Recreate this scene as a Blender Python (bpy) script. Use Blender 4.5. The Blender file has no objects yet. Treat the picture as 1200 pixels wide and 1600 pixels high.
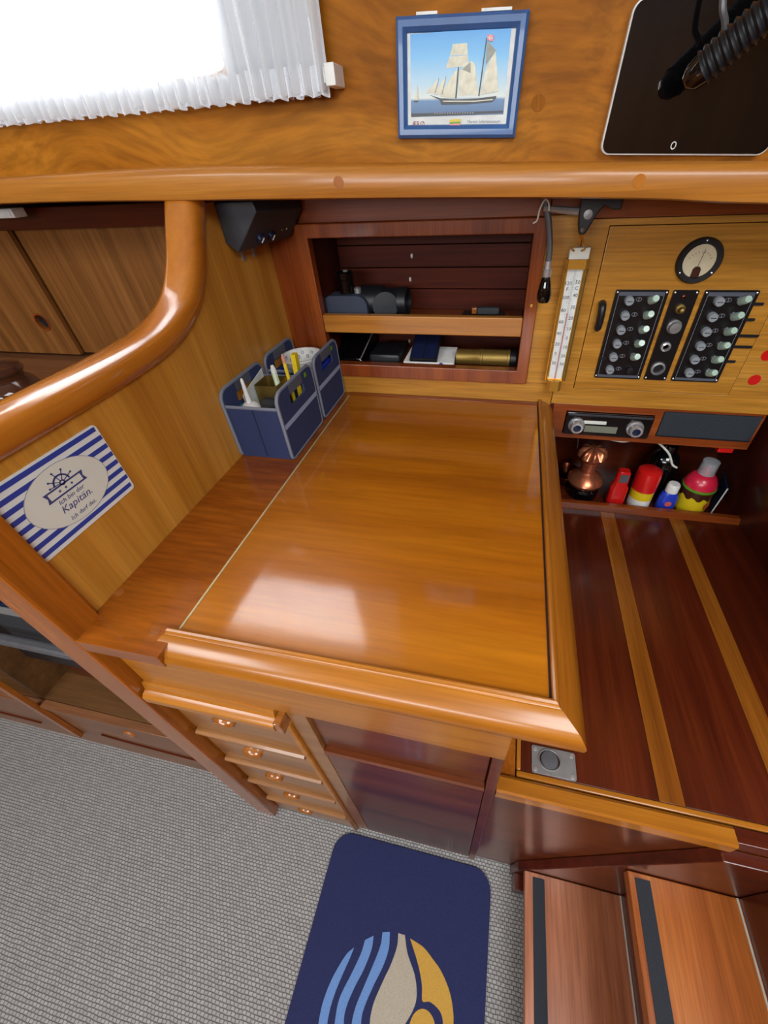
import bpy, bmesh, math, random
from mathutils import Vector, Matrix, Quaternion
random.seed(7)
PI = math.pi
S = bpy.context.scene
COL = S.collection

# ------------------------------------------------------------------ camera
CAM = Vector((0.0, 0.0, 1.3244))
yaw, pitch, roll = -0.246, -0.7049, -0.0594
FPX = 620.4356
fw = Vector((math.sin(yaw)*math.cos(pitch), math.cos(yaw)*math.cos(pitch), math.sin(pitch)))
r0 = Vector((math.cos(yaw), -math.sin(yaw), 0)); u0 = r0.cross(fw)
rt = math.cos(roll)*r0 + math.sin(roll)*u0
up = -math.sin(roll)*r0 + math.cos(roll)*u0
cd = bpy.data.cameras.new('camera'); cam = bpy.data.objects.new('camera', cd); COL.objects.link(cam)
cd.sensor_fit = 'AUTO'; cd.sensor_width = 36.0
cd.lens = FPX*36.0/1600.0
cd.shift_x = -49.41/1600.0; cd.shift_y = -24.68/1600.0
cd.clip_start = 0.01
M = Matrix((rt, up, -fw)).transposed().to_4x4(); M.translation = CAM
cam.matrix_world = M
S.camera = cam

# ------------------------------------------------------------------ world and light
W = bpy.data.worlds.new('world'); S.world = W; W.use_nodes = True
bg = W.node_tree.nodes['Background']; bg.inputs[0].default_value = (0.93, 0.97, 1.0, 1); bg.inputs[1].default_value = 11.0
def portal(name, loc, target, sx, sy):
    """daylight opening: guides the sky light through a hatch or window of the cabin"""
    l = bpy.data.lights.new(name, 'AREA'); l.shape = 'RECTANGLE'; l.size = sx; l.size_y = sy; l.cycles.is_portal = True
    o = bpy.data.objects.new(name, l); COL.objects.link(o); o.location = loc
    o.rotation_euler = (Vector(target)-Vector(loc)).to_track_quat('-Z', 'Y').to_euler()
    return o
portal('companionway_daylight', (0.61, -0.725, 1.962), (0.61, -0.725, 0.0), 0.84, 0.97)
portal('saloon_hatch_daylight', (-1.15, -0.55, 1.962), (-1.15, -0.55, 0.0), 0.58, 0.58)
portal('opposite_window_daylight', (-0.5, -1.732, 1.6), (-0.5, 0.6, 1.6), 1.62, 0.38)
portal('window_daylight', (-0.73, 0.692, 1.60), (-0.73, 0.0, 1.60), 0.76, 0.46)
S.view_settings.view_transform = 'Standard'; S.view_settings.look = 'None'
S.view_settings.gamma = 1.0; S.view_settings.exposure = 0.22
try: S.view_settings.use_curve_mapping = False
except Exception: pass

S.cycles.use_adaptive_sampling = True; S.cycles.adaptive_threshold = 0.02; S.cycles.max_bounces = 8; S.cycles.diffuse_bounces = 4; S.cycles.glossy_bounces = 4; S.cycles.transparent_max_bounces = 8

# ------------------------------------------------------------------ materials
def lin(c):
    return tuple((v/255/12.92 if v/255 <= .04045 else ((v/255+.055)/1.055)**2.4) for v in c) + (1,)
MATS = {}
def base_mat(name):
    m = bpy.data.materials.new(name); m.use_nodes = True
    nt = m.node_tree; b = nt.nodes['Principled BSDF']
    MATS[name] = m
    return m, nt, b
def plain(name, col, rough=.5, metal=0, coat=0, noise=0.06, nscale=60, alpha=None, spec=.5, transm=0, emit=0, bump=0):
    m, nt, b = base_mat(name); N = nt.nodes; L = nt.links
    c = lin(col)
    if noise:
        tc = N.new('ShaderNodeTexCoord'); nz = N.new('ShaderNodeTexNoise'); nz.inputs['Scale'].default_value = nscale; nz.inputs['Detail'].default_value = 3
        L.new(tc.outputs['Object'], nz.inputs['Vector'])
        rp = N.new('ShaderNodeValToRGB'); rp.color_ramp.elements[0].position = .3; rp.color_ramp.elements[1].position = .7
        rp.color_ramp.elements[0].color = tuple(v*(1-noise*2) for v in c[:3])+(1,)
        rp.color_ramp.elements[1].color = tuple(min(1, v*(1+noise)) for v in c[:3])+(1,)
        L.new(nz.outputs['Fac'], rp.inputs[0]); L.new(rp.outputs[0], b.inputs['Base Color'])
        if bump:
            bp = N.new('ShaderNodeBump'); bp.inputs['Strength'].default_value = bump; bp.inputs['Distance'].default_value = .001
            L.new(nz.outputs['Fac'], bp.inputs['Height']); L.new(bp.outputs[0], b.inputs['Normal'])
    else:
        b.inputs['Base Color'].default_value = c
    b.inputs['Roughness'].default_value = rough; b.inputs['Metallic'].default_value = metal
    b.inputs['Coat Weight'].default_value = coat; b.inputs['Specular IOR Level'].default_value = spec
    b.inputs['Transmission Weight'].default_value = transm
    if alpha is not None: b.inputs['Alpha'].default_value = alpha
    if emit:
        b.inputs['Emission Color'].default_value = c; b.inputs['Emission Strength'].default_value = emit
    return m
def wood(name, dark, mid, light, axis='X', cross=26, along=1.6, rough=.3, coat=.4, coat_rough=.12, fine=.16, wav=.0, spec=.4):
    """varnished wood, grain along one axis of the object; colours vary by grain only"""
    m, nt, b = base_mat(name); N = nt.nodes; L = nt.links
    tc = N.new('ShaderNodeTexCoord'); oi = N.new('ShaderNodeObjectInfo')
    ml = N.new('ShaderNodeMath'); ml.operation = 'MULTIPLY'; ml.inputs[1].default_value = 13.7; L.new(oi.outputs['Random'], ml.inputs[0])
    ad = N.new('ShaderNodeVectorMath'); ad.operation = 'ADD'; L.new(tc.outputs['Object'], ad.inputs[0]); L.new(ml.outputs[0], ad.inputs[1])
    src = ad.outputs[0]
    if wav:
        wn = N.new('ShaderNodeTexNoise'); wn.inputs['Scale'].default_value = 3.2; wn.inputs['Detail'].default_value = 1
        L.new(src, wn.inputs['Vector'])
        sc = N.new('ShaderNodeVectorMath'); sc.operation = 'SCALE'; sc.inputs['Scale'].default_value = wav; L.new(wn.outputs['Color'], sc.inputs[0])
        a2 = N.new('ShaderNodeVectorMath'); a2.operation = 'ADD'; L.new(src, a2.inputs[0]); L.new(sc.outputs[0], a2.inputs[1]); src = a2.outputs[0]
    def noise(c, a, det, rgh):
        mp = N.new('ShaderNodeMapping'); s = [c, c, c]; s['XYZ'.index(axis)] = a; mp.inputs['Scale'].default_value = s
        L.new(src, mp.inputs['Vector'])
        n = N.new('ShaderNodeTexNoise'); n.inputs['Scale'].default_value = 1; n.inputs['Detail'].default_value = det; n.inputs['Roughness'].default_value = rgh
        L.new(mp.outputs[0], n.inputs['Vector']); return n
    n1 = noise(cross, along, 4, .55); n2 = noise(cross*9, along*6, 3, .6)
    rp = N.new('ShaderNodeValToRGB'); e = rp.color_ramp.elements
    e[0].position = .30; e[0].color = lin(dark); e[1].position = .72; e[1].color = lin(light)
    k = e.new(.5); k.color = lin(mid)
    L.new(n1.outputs['Fac'], rp.inputs[0])
    r2 = N.new('ShaderNodeValToRGB'); r2.color_ramp.elements[0].position = .35; r2.color_ramp.elements[1].position = .65
    r2.color_ramp.elements[0].color = (1-fine*1.6,)*3+(1,); r2.color_ramp.elements[1].color = (1+fine*.3,)*3+(1,)
    L.new(n2.outputs['Fac'], r2.inputs[0])
    mx = N.new('ShaderNodeMix'); mx.data_type = 'RGBA'; mx.blend_type = 'MULTIPLY'; mx.inputs[0].default_value = 1
    L.new(rp.outputs[0], mx.inputs[6]); L.new(r2.outputs[0], mx.inputs[7])
    L.new(mx.outputs[2], b.inputs['Base Color'])
    b.inputs['Roughness'].default_value = rough; b.inputs['Coat Weight'].default_value = coat
    b.inputs['Coat Roughness'].default_value = coat_rough; b.inputs['Coat IOR'].default_value = 1.58; b.inputs['Specular IOR Level'].default_value = spec
    return m
HONEY = ((152, 88, 18), (174, 106, 26), (190, 122, 38))
def honey(name, axis, **k): return wood(name, *HONEY, axis=axis, **k)
M_LID = wood('varnish_lid', (150, 80, 10), (172, 98, 13), (186, 112, 18), 'X', cross=14, along=1.2, rough=.38, coat=.9, coat_rough=.09, fine=.10, spec=.25)
M_STRIP = wood('varnish_strip', (128, 62, 14), (150, 78, 18), (166, 94, 26), 'X', cross=14, along=2.4, rough=.25, coat=.5)
M_RAILX = honey('rail_wood_x', 'X', cross=40, along=2, rough=.3, coat=.4, coat_rough=.16, fine=.08)
M_RAILY = wood('rail_wood_y', (140, 78, 16), (164, 98, 26), (182, 114, 36), 'Y', cross=40, along=2, rough=.3, coat=.4, coat_rough=.16, fine=.08)
M_VENEER = wood('veneer_vertical', (178, 114, 34), (198, 134, 46), (212, 150, 62), 'Z', cross=24, along=.8, rough=.42, coat=.12, fine=.10)
M_WALL = wood('wall_honey', (176, 116, 38), (194, 134, 48), (208, 150, 64), 'X', cross=30, along=1.5, rough=.34, coat=.25)
M_RED = wood('mahogany_mid', (112, 44, 14), (140, 64, 22), (160, 82, 32), 'Z', cross=30, along=1.5, rough=.28, coat=.4)
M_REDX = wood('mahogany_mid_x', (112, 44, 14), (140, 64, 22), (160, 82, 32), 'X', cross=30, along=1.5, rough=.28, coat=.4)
M_POST = wood('post_wood', (148, 76, 16), (168, 92, 24), (182, 106, 34), 'Z', cross=20, along=1.2, rough=.25, coat=.5)
M_HAND = wood('handrail_wood', (158, 88, 20), (180, 106, 28), (196, 122, 38), 'Y', cross=12, along=2, rough=.25, coat=1, coat_rough=.05, fine=.05)
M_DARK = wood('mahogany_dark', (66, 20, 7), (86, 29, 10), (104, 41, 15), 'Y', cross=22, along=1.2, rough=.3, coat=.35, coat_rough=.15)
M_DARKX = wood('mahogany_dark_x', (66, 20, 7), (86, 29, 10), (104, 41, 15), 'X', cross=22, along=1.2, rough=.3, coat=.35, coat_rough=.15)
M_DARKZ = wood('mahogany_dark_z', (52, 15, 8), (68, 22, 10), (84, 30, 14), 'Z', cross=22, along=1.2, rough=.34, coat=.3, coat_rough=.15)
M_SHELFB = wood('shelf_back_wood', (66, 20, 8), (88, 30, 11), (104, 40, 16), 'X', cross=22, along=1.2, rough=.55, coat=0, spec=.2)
M_INLAY = wood('inlay_light', (124, 66, 16), (146, 82, 22), (160, 96, 30), 'Y', cross=40, along=1.6, rough=.3, coat=.35)
M_CABIN = wood('cabin_side_wood', (136, 76, 12), (168, 102, 22), (188, 122, 36), 'X', cross=11, along=1.6, rough=.5, coat=.0, wav=.22, spec=.12, fine=.18)
M_CABIN2 = wood('cabin_plug_wood', (122, 66, 14), (150, 88, 22), (166, 104, 32), 'Z', cross=40, along=6, rough=.6, coat=0, spec=.1)
M_BEAM = wood('beam_wood', (164, 100, 32), (186, 120, 44), (200, 138, 60), 'X', cross=40, along=1.6, rough=.34, coat=.2, fine=.10)
M_DRAWER = wood('drawer_wood', (132, 84, 42), (148, 98, 52), (164, 112, 64), 'X', cross=30, along=1.8, rough=.32, coat=.4, fine=.08)
M_KNOB = wood('knob_wood', (140, 78, 28), (164, 96, 38), (180, 114, 52), 'X', cross=50, along=6, rough=.18, coat=.8)
M_DOOR = wood('door_mahogany', (84, 36, 12), (106, 48, 16), (124, 62, 24), 'X', cross=18, along=1.2, rough=.3, coat=.3, coat_rough=.12)
M_SLIDE = wood('sliding_door_veneer', (108, 66, 26), (130, 82, 36), (148, 98, 48), 'Z', cross=60, along=1.4, rough=.45, coat=.1)
M_UNIT = wood('galley_front_wood', (116, 72, 42), (134, 86, 54), (150, 100, 66), 'X', cross=26, along=1.6, rough=.4, coat=.2)
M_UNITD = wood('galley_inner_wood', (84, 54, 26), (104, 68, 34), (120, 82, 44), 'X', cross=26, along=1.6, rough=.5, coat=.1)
M_TREAD_SKY = wood('tread_wood_sky_sheen', (150, 86, 54), (172, 104, 70), (188, 120, 86), 'Y', cross=30, along=1.6, rough=.32, coat=.4, coat_rough=.2)  # sky reflection on the lower step painted in as paler, pinker wood
M_TREAD2 = wood('tread_wood_orange', (144, 72, 24), (168, 90, 34), (186, 110, 48), 'Y', cross=30, along=1.6, rough=.34, coat=.3, coat_rough=.2)
M_CREAM = plain('headliner_cream', (222, 214, 196), .8)
M_WHITE = plain('white_plastic', (232, 232, 228), .35)
M_PAPER = plain('white_paper', (226, 230, 228), .6)
M_BLACK = plain('black_plastic', (24, 25, 29), .4)
M_BLACKG = plain('black_gloss', (8, 8, 10), .06, coat=.5, noise=0)
M_SPK = plain('grey_black_plastic', (52, 54, 60), .5)
M_RUBBER = plain('rubber_armour', (56, 64, 82), .7, bump=.4, nscale=400)
M_STEEL = plain('brushed_steel', (160, 160, 160), .38, metal=.6)
M_CHROME = plain('chrome', (220, 222, 226), .2, metal=.75, noise=0)
M_BRASS = plain('polished_brass', (232, 178, 74), .26, metal=.75, noise=.03)
M_BRASSD = plain('aged_brass', (146, 120, 60), .42, metal=.7)
M_COPPER = plain('copper', (216, 130, 92), .26, metal=.75, noise=.03)
M_COPPERD = plain('dark_copper', (120, 62, 40), .22, metal=1)
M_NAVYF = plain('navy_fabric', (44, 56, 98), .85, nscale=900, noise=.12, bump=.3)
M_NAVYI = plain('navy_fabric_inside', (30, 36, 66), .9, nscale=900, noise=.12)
M_PIPING = plain('grey_piping', (122, 128, 144), .8, nscale=600)
M_BAND = plain('light_blue_band', (150, 166, 200), .7, nscale=600)
M_PATCH = plain('grey_webbing', (84, 88, 100), .85, nscale=500)
M_BLUEFR = plain('blue_frame_paint', (56, 98, 156), .35, coat=.3, nscale=30, noise=.08)
M_SIGNB = plain('sign_blue', (42, 66, 160), .35, noise=0)
M_SIGNW = plain('sign_white', (226, 232, 230), .35, noise=0)
M_SIGNI = plain('sign_ink', (60, 72, 128), .4, noise=0)
M_CREAMP = plain('sign_cream', (224, 226, 216), .4, noise=0)
M_MAT = plain('mat_navy', (34, 40, 84), .95, nscale=700, noise=.18, bump=.6)
M_MATB = plain('mat_light_blue', (104, 140, 196), .95, nscale=700, noise=.1, bump=.5)
M_MATE = plain('mat_beige', (176, 164, 146), .95, nscale=700, noise=.1, bump=.5)
M_MATY = plain('mat_mustard', (196, 150, 64), .95, nscale=700, noise=.1, bump=.5)
M_GRIP = plain('anti_slip_black', (44, 47, 54), .95, nscale=1500, noise=.2, bump=.6)
M_CAULK = plain('white_caulk', (196, 190, 180), .6)
M_NAVYG = plain('navy_gloss', (26, 38, 62), .15, noise=.02)
M_GREYM = plain('grey_metal_bar', (104, 104, 108), .45, metal=.4)
M_GREYB = plain('dark_grey_mesh', (46, 48, 52), .7, nscale=500, noise=.2)
M_RED1 = plain('red_plastic', (206, 26, 24), .28, coat=.3, noise=0)
M_RED2 = plain('raspberry_plastic', (214, 34, 66), .28, coat=.3, noise=0)
M_YEL = plain('yellow_label', (226, 196, 28), .4, noise=0)
M_YELP = plain('yellow_paint', (236, 206, 40), .4, noise=0)
M_BLUE = plain('blue_plastic', (34, 62, 190), .3, coat=.3, noise=0)
M_GREEN = plain('green_plastic', (96, 150, 34), .35, noise=0)
M_BROWN = plain('brown_label', (66, 28, 14), .4, noise=0)
M_CLEAR = plain('clear_plastic', (200, 205, 210), .1, alpha=.32, noise=0)
M_AMBER = plain('smoked_glass', (70, 38, 26), .06, alpha=.72, coat=.6, noise=0)
M_TUBE = plain('thermo_glass', (220, 225, 225), .05, alpha=.22, noise=0)
M_FACE = plain('meter_cream', (226, 214, 180), .5, noise=.03)
M_FUSEB = plain('fuse_board_black', (20, 18, 20), .3, noise=0)
M_FUSE = plain('fuse_cap_grey', (146, 152, 158), .3, noise=.05)
M_SWITCH = plain('glow_switch', (176, 204, 186), .25, coat=.4, noise=.05, nscale=200)
M_LINE = plain('panel_line_grey', (120, 122, 130), .5, noise=0)
M_GROOVE = plain('dark_groove', (54, 26, 10), .8, noise=0)
M_TEAL = plain('teal_plastic', (40, 140, 150), .4, noise=0)
M_PHONE = plain('solar_cell_navy', (24, 34, 66), .2, noise=.05)
M_GLASSW = None
def mk_glass():
    m, nt, b = base_mat('window_glass'); N = nt.nodes; L = nt.links
    t = N.new('ShaderNodeBsdfTransparent'); g = N.new('ShaderNodeBsdfGlossy'); g.inputs['Roughness'].default_value = .02
    mx = N.new('ShaderNodeMixShader'); mx.inputs[0].default_value = .06
    L.new(t.outputs[0], mx.inputs[1]); L.new(g.outputs[0], mx.inputs[2]); L.new(mx.outputs[0], N['Material Output'].inputs[0])
    return m
M_GLASS = mk_glass()
def mk_curtain():
    m, nt, b = base_mat('curtain_voile'); N = nt.nodes; L = nt.links
    d = N.new('ShaderNodeBsdfDiffuse'); d.inputs[0].default_value = lin((236, 238, 240))
    t = N.new('ShaderNodeBsdfTranslucent'); t.inputs[0].default_value = lin((246, 247, 248))
    mx = N.new('ShaderNodeMixShader'); mx.inputs[0].default_value = .5
    tc = N.new('ShaderNodeTexCoord'); nz = N.new('ShaderNodeTexNoise'); nz.inputs['Scale'].default_value = 800
    L.new(tc.outputs['Object'], nz.inputs['Vector'])
    bp = N.new('ShaderNodeBump'); bp.inputs['Strength'].default_value = .15; bp.inputs['Distance'].default_value = .0005
    L.new(nz.outputs['Fac'], bp.inputs['Height']); L.new(bp.outputs[0], d.inputs['Normal'])
    L.new(d.outputs[0], mx.inputs[1]); L.new(t.outputs[0], mx.inputs[2])
    tr = N.new('ShaderNodeBsdfTransparent'); m2 = N.new('ShaderNodeMixShader'); m2.inputs[0].default_value = .5
    L.new(mx.outputs[0], m2.inputs[1]); L.new(tr.outputs[0], m2.inputs[2]); L.new(m2.outputs[0], N['Material Output'].inputs[0])
    return m
M_CURT = mk_curtain()
M_HEM = plain('curtain_hem_cotton', (232, 236, 242), .9, nscale=900)
def mk_carpet():
    m, nt, b = base_mat('woven_carpet'); N = nt.nodes; L = nt.links
    tc = N.new('ShaderNodeTexCoord')
    nz = N.new('ShaderNodeTexNoise'); nz.inputs['Scale'].default_value = 40; nz.inputs['Detail'].default_value = 2
    L.new(tc.outputs['Object'], nz.inputs['Vector'])
    sc = N.new('ShaderNodeVectorMath'); sc.operation = 'SCALE'; sc.inputs['Scale'].default_value = .004; L.new(nz.outputs['Color'], sc.inputs[0])
    ad = N.new('ShaderNodeVectorMath'); ad.operation = 'ADD'; L.new(tc.outputs['Object'], ad.inputs[0]); L.new(sc.outputs[0], ad.inputs[1])
    br = N.new('ShaderNodeTexBrick'); L.new(ad.outputs[0], br.inputs['Vector'])
    br.inputs['Scale'].default_value = 1; br.inputs['Brick Width'].default_value = .0090; br.inputs["Row Height"].default_value = .0064
    br.inputs['Mortar Size'].default_value = .0012; br.inputs['Mortar Smooth'].default_value = .9
    br.inputs['Color1'].default_value = lin((170, 167, 165)); br.inputs['Color2'].default_value = lin((154, 151, 149)); br.inputs['Mortar'].default_value = lin((118, 114, 111))
    L.new(br.outputs['Color'], b.inputs['Base Color'])
    bp = N.new('ShaderNodeBump'); bp.invert = True; bp.inputs['Strength'].default_value = .7; bp.inputs['Distance'].default_value = .003
    L.new(br.outputs['Fac'], bp.inputs['Height']); L.new(bp.outputs[0], b.inputs['Normal'])
    b.inputs['Roughness'].default_value = .95; b.inputs['Specular IOR Level'].default_value = .2
    return m
M_CARPET = mk_carpet()
def mk_sea():
    m, nt, b = base_mat('print_sea_sky'); N = nt.nodes; L = nt.links
    tc = N.new('ShaderNodeTexCoord'); sp = N.new('ShaderNodeSeparateXYZ'); L.new(tc.outputs['Generated'], sp.inputs[0])
    rp = N.new('ShaderNodeValToRGB'); e = rp.color_ramp.elements
    e[0].position = 0; e[0].color = lin((40, 78, 128)); e[1].position = 1; e[1].color = lin((70, 160, 230))
    for p, c in ((.2, (70, 120, 170)), (.235, (214, 222, 214)), (.4, (176, 210, 228)), (.7, (110, 186, 236))):
        k = e.new(p); k.color = lin(c)
    L.new(sp.outputs['Z'], rp.inputs[0]); L.new(rp.outputs[0], b.inputs['Base Color']); b.inputs['Roughness'].default_value = .3
    return m
M_SEA = mk_sea()
M_SAIL = plain('print_sail', (224, 220, 196), .35, noise=.12, nscale=120)
M_SAILD = plain('print_sail_shade', (150, 152, 136), .35, noise=.1, nscale=120)
M_HULL = plain('print_hull', (34, 40, 44), .35, noise=0)
M_INKR = plain('print_ink_red', (150, 70, 80), .4, noise=0)
M_INKG = plain('print_ink_grey', (150, 150, 156), .4, noise=0)

# ------------------------------------------------------------------ builders
WLOC = {}
class MB:
    def __init__(s): s.bm = bmesh.new()
    def box(s, x0, x1, y0, y1, z0, z1):
        v = [s.bm.verts.new((x, y, z)) for z in (z0, z1) for y in (y0, y1) for x in (x0, x1)]
        for f in ((0, 2, 3, 1), (4, 5, 7, 6), (0, 1, 5, 4), (2, 6, 7, 3), (0, 4, 6, 2), (1, 3, 7, 5)):
            s.bm.faces.new([v[i] for i in f])
        return s
    def hull8(s, pts):
        v = [s.bm.verts.new(p) for p in pts]
        for f in ((0, 2, 3, 1), (4, 5, 7, 6), (0, 1, 5, 4), (2, 6, 7, 3), (0, 4, 6, 2), (1, 3, 7, 5)):
            s.bm.faces.new([v[i] for i in f])
        return s
    def rings(s, rings, cap=True, closed=False):
        R = [[s.bm.verts.new(p) for p in r] for r in rings]
        n = len(R[0]); m = len(R)
        for i in range(m if closed else m-1):
            a, b = R[i], R[(i+1) % m]
            for j in range(n): s.bm.faces.new((a[j], a[(j+1) % n], b[(j+1) % n], b[j]))
        if cap and not closed:
            s.bm.faces.new(R[0][::-1]); s.bm.faces.new(R[-1])
        return s
    def tube(s, pts, r, n=10, cap=True, closed=False):
        pts = [Vector(p) for p in pts]; k = len(pts)
        rr = r if isinstance(r, (list, tuple)) else [r]*k
        prev = None; rings = []
        for i, p in enumerate(pts):
            a = pts[(i-1) % k] if (i > 0 or closed) else p; b = pts[(i+1) % k] if (i < k-1 or closed) else p
            t = (b-a).normalized()
            if prev is None: nrm = t.orthogonal().normalized()
            else: nrm = (prev - t*prev.dot(t)).normalized()
            prev = nrm; bn = t.cross(nrm)
            rings.append([p + (nrm*math.cos(q) + bn*math.sin(q))*rr[i] for q in [2*PI*j/n for j in range(n)]])
        return s.rings(rings, cap, closed)
    def lathe(s, prof, c=(0, 0, 0), n=20, axis=(0, 0, 1)):
        q = Vector((0, 0, 1)).rotation_difference(Vector(axis)); c = Vector(c)
        rings = [[c + q @ Vector((max(r, 1e-5)*math.cos(2*PI*j/n), max(r, 1e-5)*math.sin(2*PI*j/n), z)) for j in range(n)] for r, z in prof]
        return s.rings(rings)
    def sphere(s, c, rx, ry, rz, n=12, m=8):
        prof = [(math.sin(PI*i/m), -math.cos(PI*i/m)) for i in range(m+1)]
        rings = [[(c[0]+rx*max(r, 1e-4)*math.cos(2*PI*j/n), c[1]+ry*max(r, 1e-4)*math.sin(2*PI*j/n), c[2]+rz*z) for j in range(n)] for r, z in prof]
        return s.rings(rings)
    def plate(s, outer, holes, plane, d0, d1):
        """flat board with holes; outer/holes are 2D loops; plane 'XZ' (depth y), 'YZ' (depth x) or 'XY' (depth z)"""
        def P(a, b, d): return (a, d, b) if plane == 'XZ' else ((d, a, b) if plane == 'YZ' else (a, b, d))
        ed = []; start = len(s.bm.verts)
        for lp in [outer]+list(holes):
            vs = [s.bm.verts.new(P(a, b, d0)) for a, b in lp]
            for i in range(len(vs)): ed.append(s.bm.edges.new((vs[i], vs[(i+1) % len(vs)])))
        res = bmesh.ops.triangle_fill(s.bm, use_beauty=True, use_dissolve=False, edges=ed)
        fs = [f for f in res['geom'] if isinstance(f, bmesh.types.BMFace)]
        ex = bmesh.ops.extrude_face_region(s.bm, geom=fs)
        dv = Vector(P(0, 0, d1-d0))
        bmesh.ops.translate(s.bm, vec=dv, verts=[g for g in ex['geom'] if isinstance(g, bmesh.types.BMVert)])
        return s
    def xf(s, m):
        bmesh.ops.transform(s.bm, matrix=m, verts=s.bm.verts); return s
    def build(s, name, mat, parent=None, bevel=0, seg=2, smooth=True, ang=35):
        bm = s.bm
        bmesh.ops.recalc_face_normals(bm, faces=bm.faces)
        if bevel:
            es = [e for e in bm.edges if len(e.link_faces) == 2 and e.calc_face_angle(0) > .5]
            bev = set(bmesh.ops.bevel(bm, geom=es, offset=bevel, segments=seg, profile=.5, affect='EDGES', clamp_overlap=True)['faces'])
            bmesh.ops.recalc_face_normals(bm, faces=bm.faces)
        if smooth:
            for f in bm.faces: f.smooth = (not bevel) or (f in bev)
            for e in bm.edges:
                if len(e.link_faces) == 2 and e.calc_face_angle(0) > math.radians(ang): e.smooth = False
        xs = [v.co for v in bm.verts]
        c = Vector(((min(v.x for v in xs)+max(v.x for v in xs))/2, (min(v.y for v in xs)+max(v.y for v in xs))/2, min(v.z for v in xs)))
        bmesh.ops.translate(bm, vec=-c, verts=bm.verts)
        me = bpy.data.meshes.new(name); bm.to_mesh(me); bm.free()
        me.materials.append(mat)
        return place(bpy.data.objects.new(name, me), c, parent)
def place(o, c, parent):
    COL.objects.link(o); c = Vector(c)
    if parent is not None:
        o.parent = parent; o.location = c - WLOC[parent.name]
    else: o.location = c
    WLOC[o.name] = c
    return o
def tag(o, label=None, cat=None, group=None, kind=None):
    if label: o['label'] = label
    if cat: o['category'] = cat
    if group: o['group'] = group
    if kind: o['kind'] = kind
    return o
def thing(name, loc, label, cat, group=None):
    o = bpy.data.objects.new(name, None); o.empty_display_size = .02
    place(o, loc, None); return tag(o, label, cat, group)
def structure(name, loc=(0, 0, 0), label=None):
    o = bpy.data.objects.new(name, None); o.empty_display_size = .02; place(o, loc, None); o['kind'] = 'structure'
    if label: o['label'] = label
    return o
def B(name, x0, x1, y0, y1, z0, z1, mat, parent=None, bevel=.0015, seg=2):
    return MB().box(x0, x1, y0, y1, z0, z1).build(name, mat, parent, bevel, seg)
def rrect(x0, x1, y0, y1, r, n=5):
    if not isinstance(r, (list, tuple)): r = [r]*4
    pts = []
    for (cx, cy, a, q) in ((x1, y1, 0, r[0]), (x0, y1, 90, r[1]), (x0, y0, 180, r[2]), (x1, y0, 270, r[3])):
        ox = cx - q if cx == x1 else cx + q; oy = cy - q if cy == y1 else cy + q
        for i in range(n+1):
            t = math.radians(a + 90*i/n); pts.append((ox+q*math.cos(t), oy+q*math.sin(t)))
    return pts
def ell(cx, cy, a, b, n=28, a0=0, a1=360):
    full = abs(a1-a0) >= 360
    return [(cx+a*math.cos(math.radians(a0+(a1-a0)*i/n)), cy+b*math.sin(math.radians(a0+(a1-a0)*i/n))) for i in range(n if full else n+1)]
def text(name, body, mat, parent, loc, size, rot, shear=0, align='CENTER', ext=.0001):
    cu = bpy.data.curves.new(name, 'FONT'); cu.body = body; cu.size = size; cu.align_x = align; cu.align_y = 'CENTER'
    cu.shear = shear; cu.extrude = ext; cu.resolution_u = 2; cu.materials.append(mat)
    tmp = bpy.data.objects.new('tmp_text', cu); COL.objects.link(tmp)
    me = bpy.data.meshes.new_from_object(tmp.evaluated_get(bpy.context.evaluated_depsgraph_get()))
    bpy.data.objects.remove(tmp); bpy.data.curves.remove(cu)
    me.name = name
    if not me.materials: me.materials.append(mat)
    o = bpy.data.objects.new(name, me); place(o, loc, parent); o.rotation_euler = rot
    return o
def bez(pts, n=8):
    """Catmull-Rom through pts"""
    P = [Vector(p) for p in pts]; P = [P[0]*2-P[1]]+P+[P[-1]*2-P[-2]]; out = []
    for i in range(1, len(P)-2):
        for k in range(n):
            t = k/n; a, b, c, d = P[i-1], P[i], P[i+1], P[i+2]
            out.append(.5*((2*b)+(-a+c)*t+(2*a-5*b+4*c-d)*t*t+(-a+3*b-3*c+d)*t**3))
    out.append(P[-2]); return out

# ================================================================== SETTING
ZD = .8944      # desk top
YW = .855       # nav back wall
fl = B('floor', -2.4, 1.2, -1.7, 1.1, -.03, 0, M_CARPET, bevel=0); fl['kind'] = 'structure'
ce = MB().plate([(-2.4, -1.7), (1.2, -1.7), (1.2, .7), (-2.4, .7)],
                [[(.20, -1.20), (1.02, -1.20), (1.02, -.25), (.20, -.25)], [(-1.43, -.83), (-.87, -.83), (-.87, -.27), (-1.43, -.27)]], 'XY', 1.93, 1.96).build('ceiling', M_CREAM); ce['kind'] = 'structure'
o = MB().plate([(-2.4, 0), (1.2, 0), (1.2, 1.95), (-2.4, 1.95)], [[(-1.3, 1.42), (.3, 1.42), (.3, 1.78), (-1.3, 1.78)]], 'XZ', -1.73, -1.7).build('wall_front', M_SLIDE); o['kind'] = 'structure'
o = B('wall_left', -2.43, -2.4, -1.7, 1.1, 0, 1.95, M_SLIDE, bevel=0); o['kind'] = 'structure'
o = B('wall_right', 1.2, 1.23, -1.7, 1.1, 0, 1.95, M_DARKZ, bevel=0); o['kind'] = 'structure'

o = B('wall_hull', -2.4, 1.2, 1.1, 1.12, 0, 1.31, M_DARKX, bevel=0); o['kind'] = 'structure'
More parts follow.
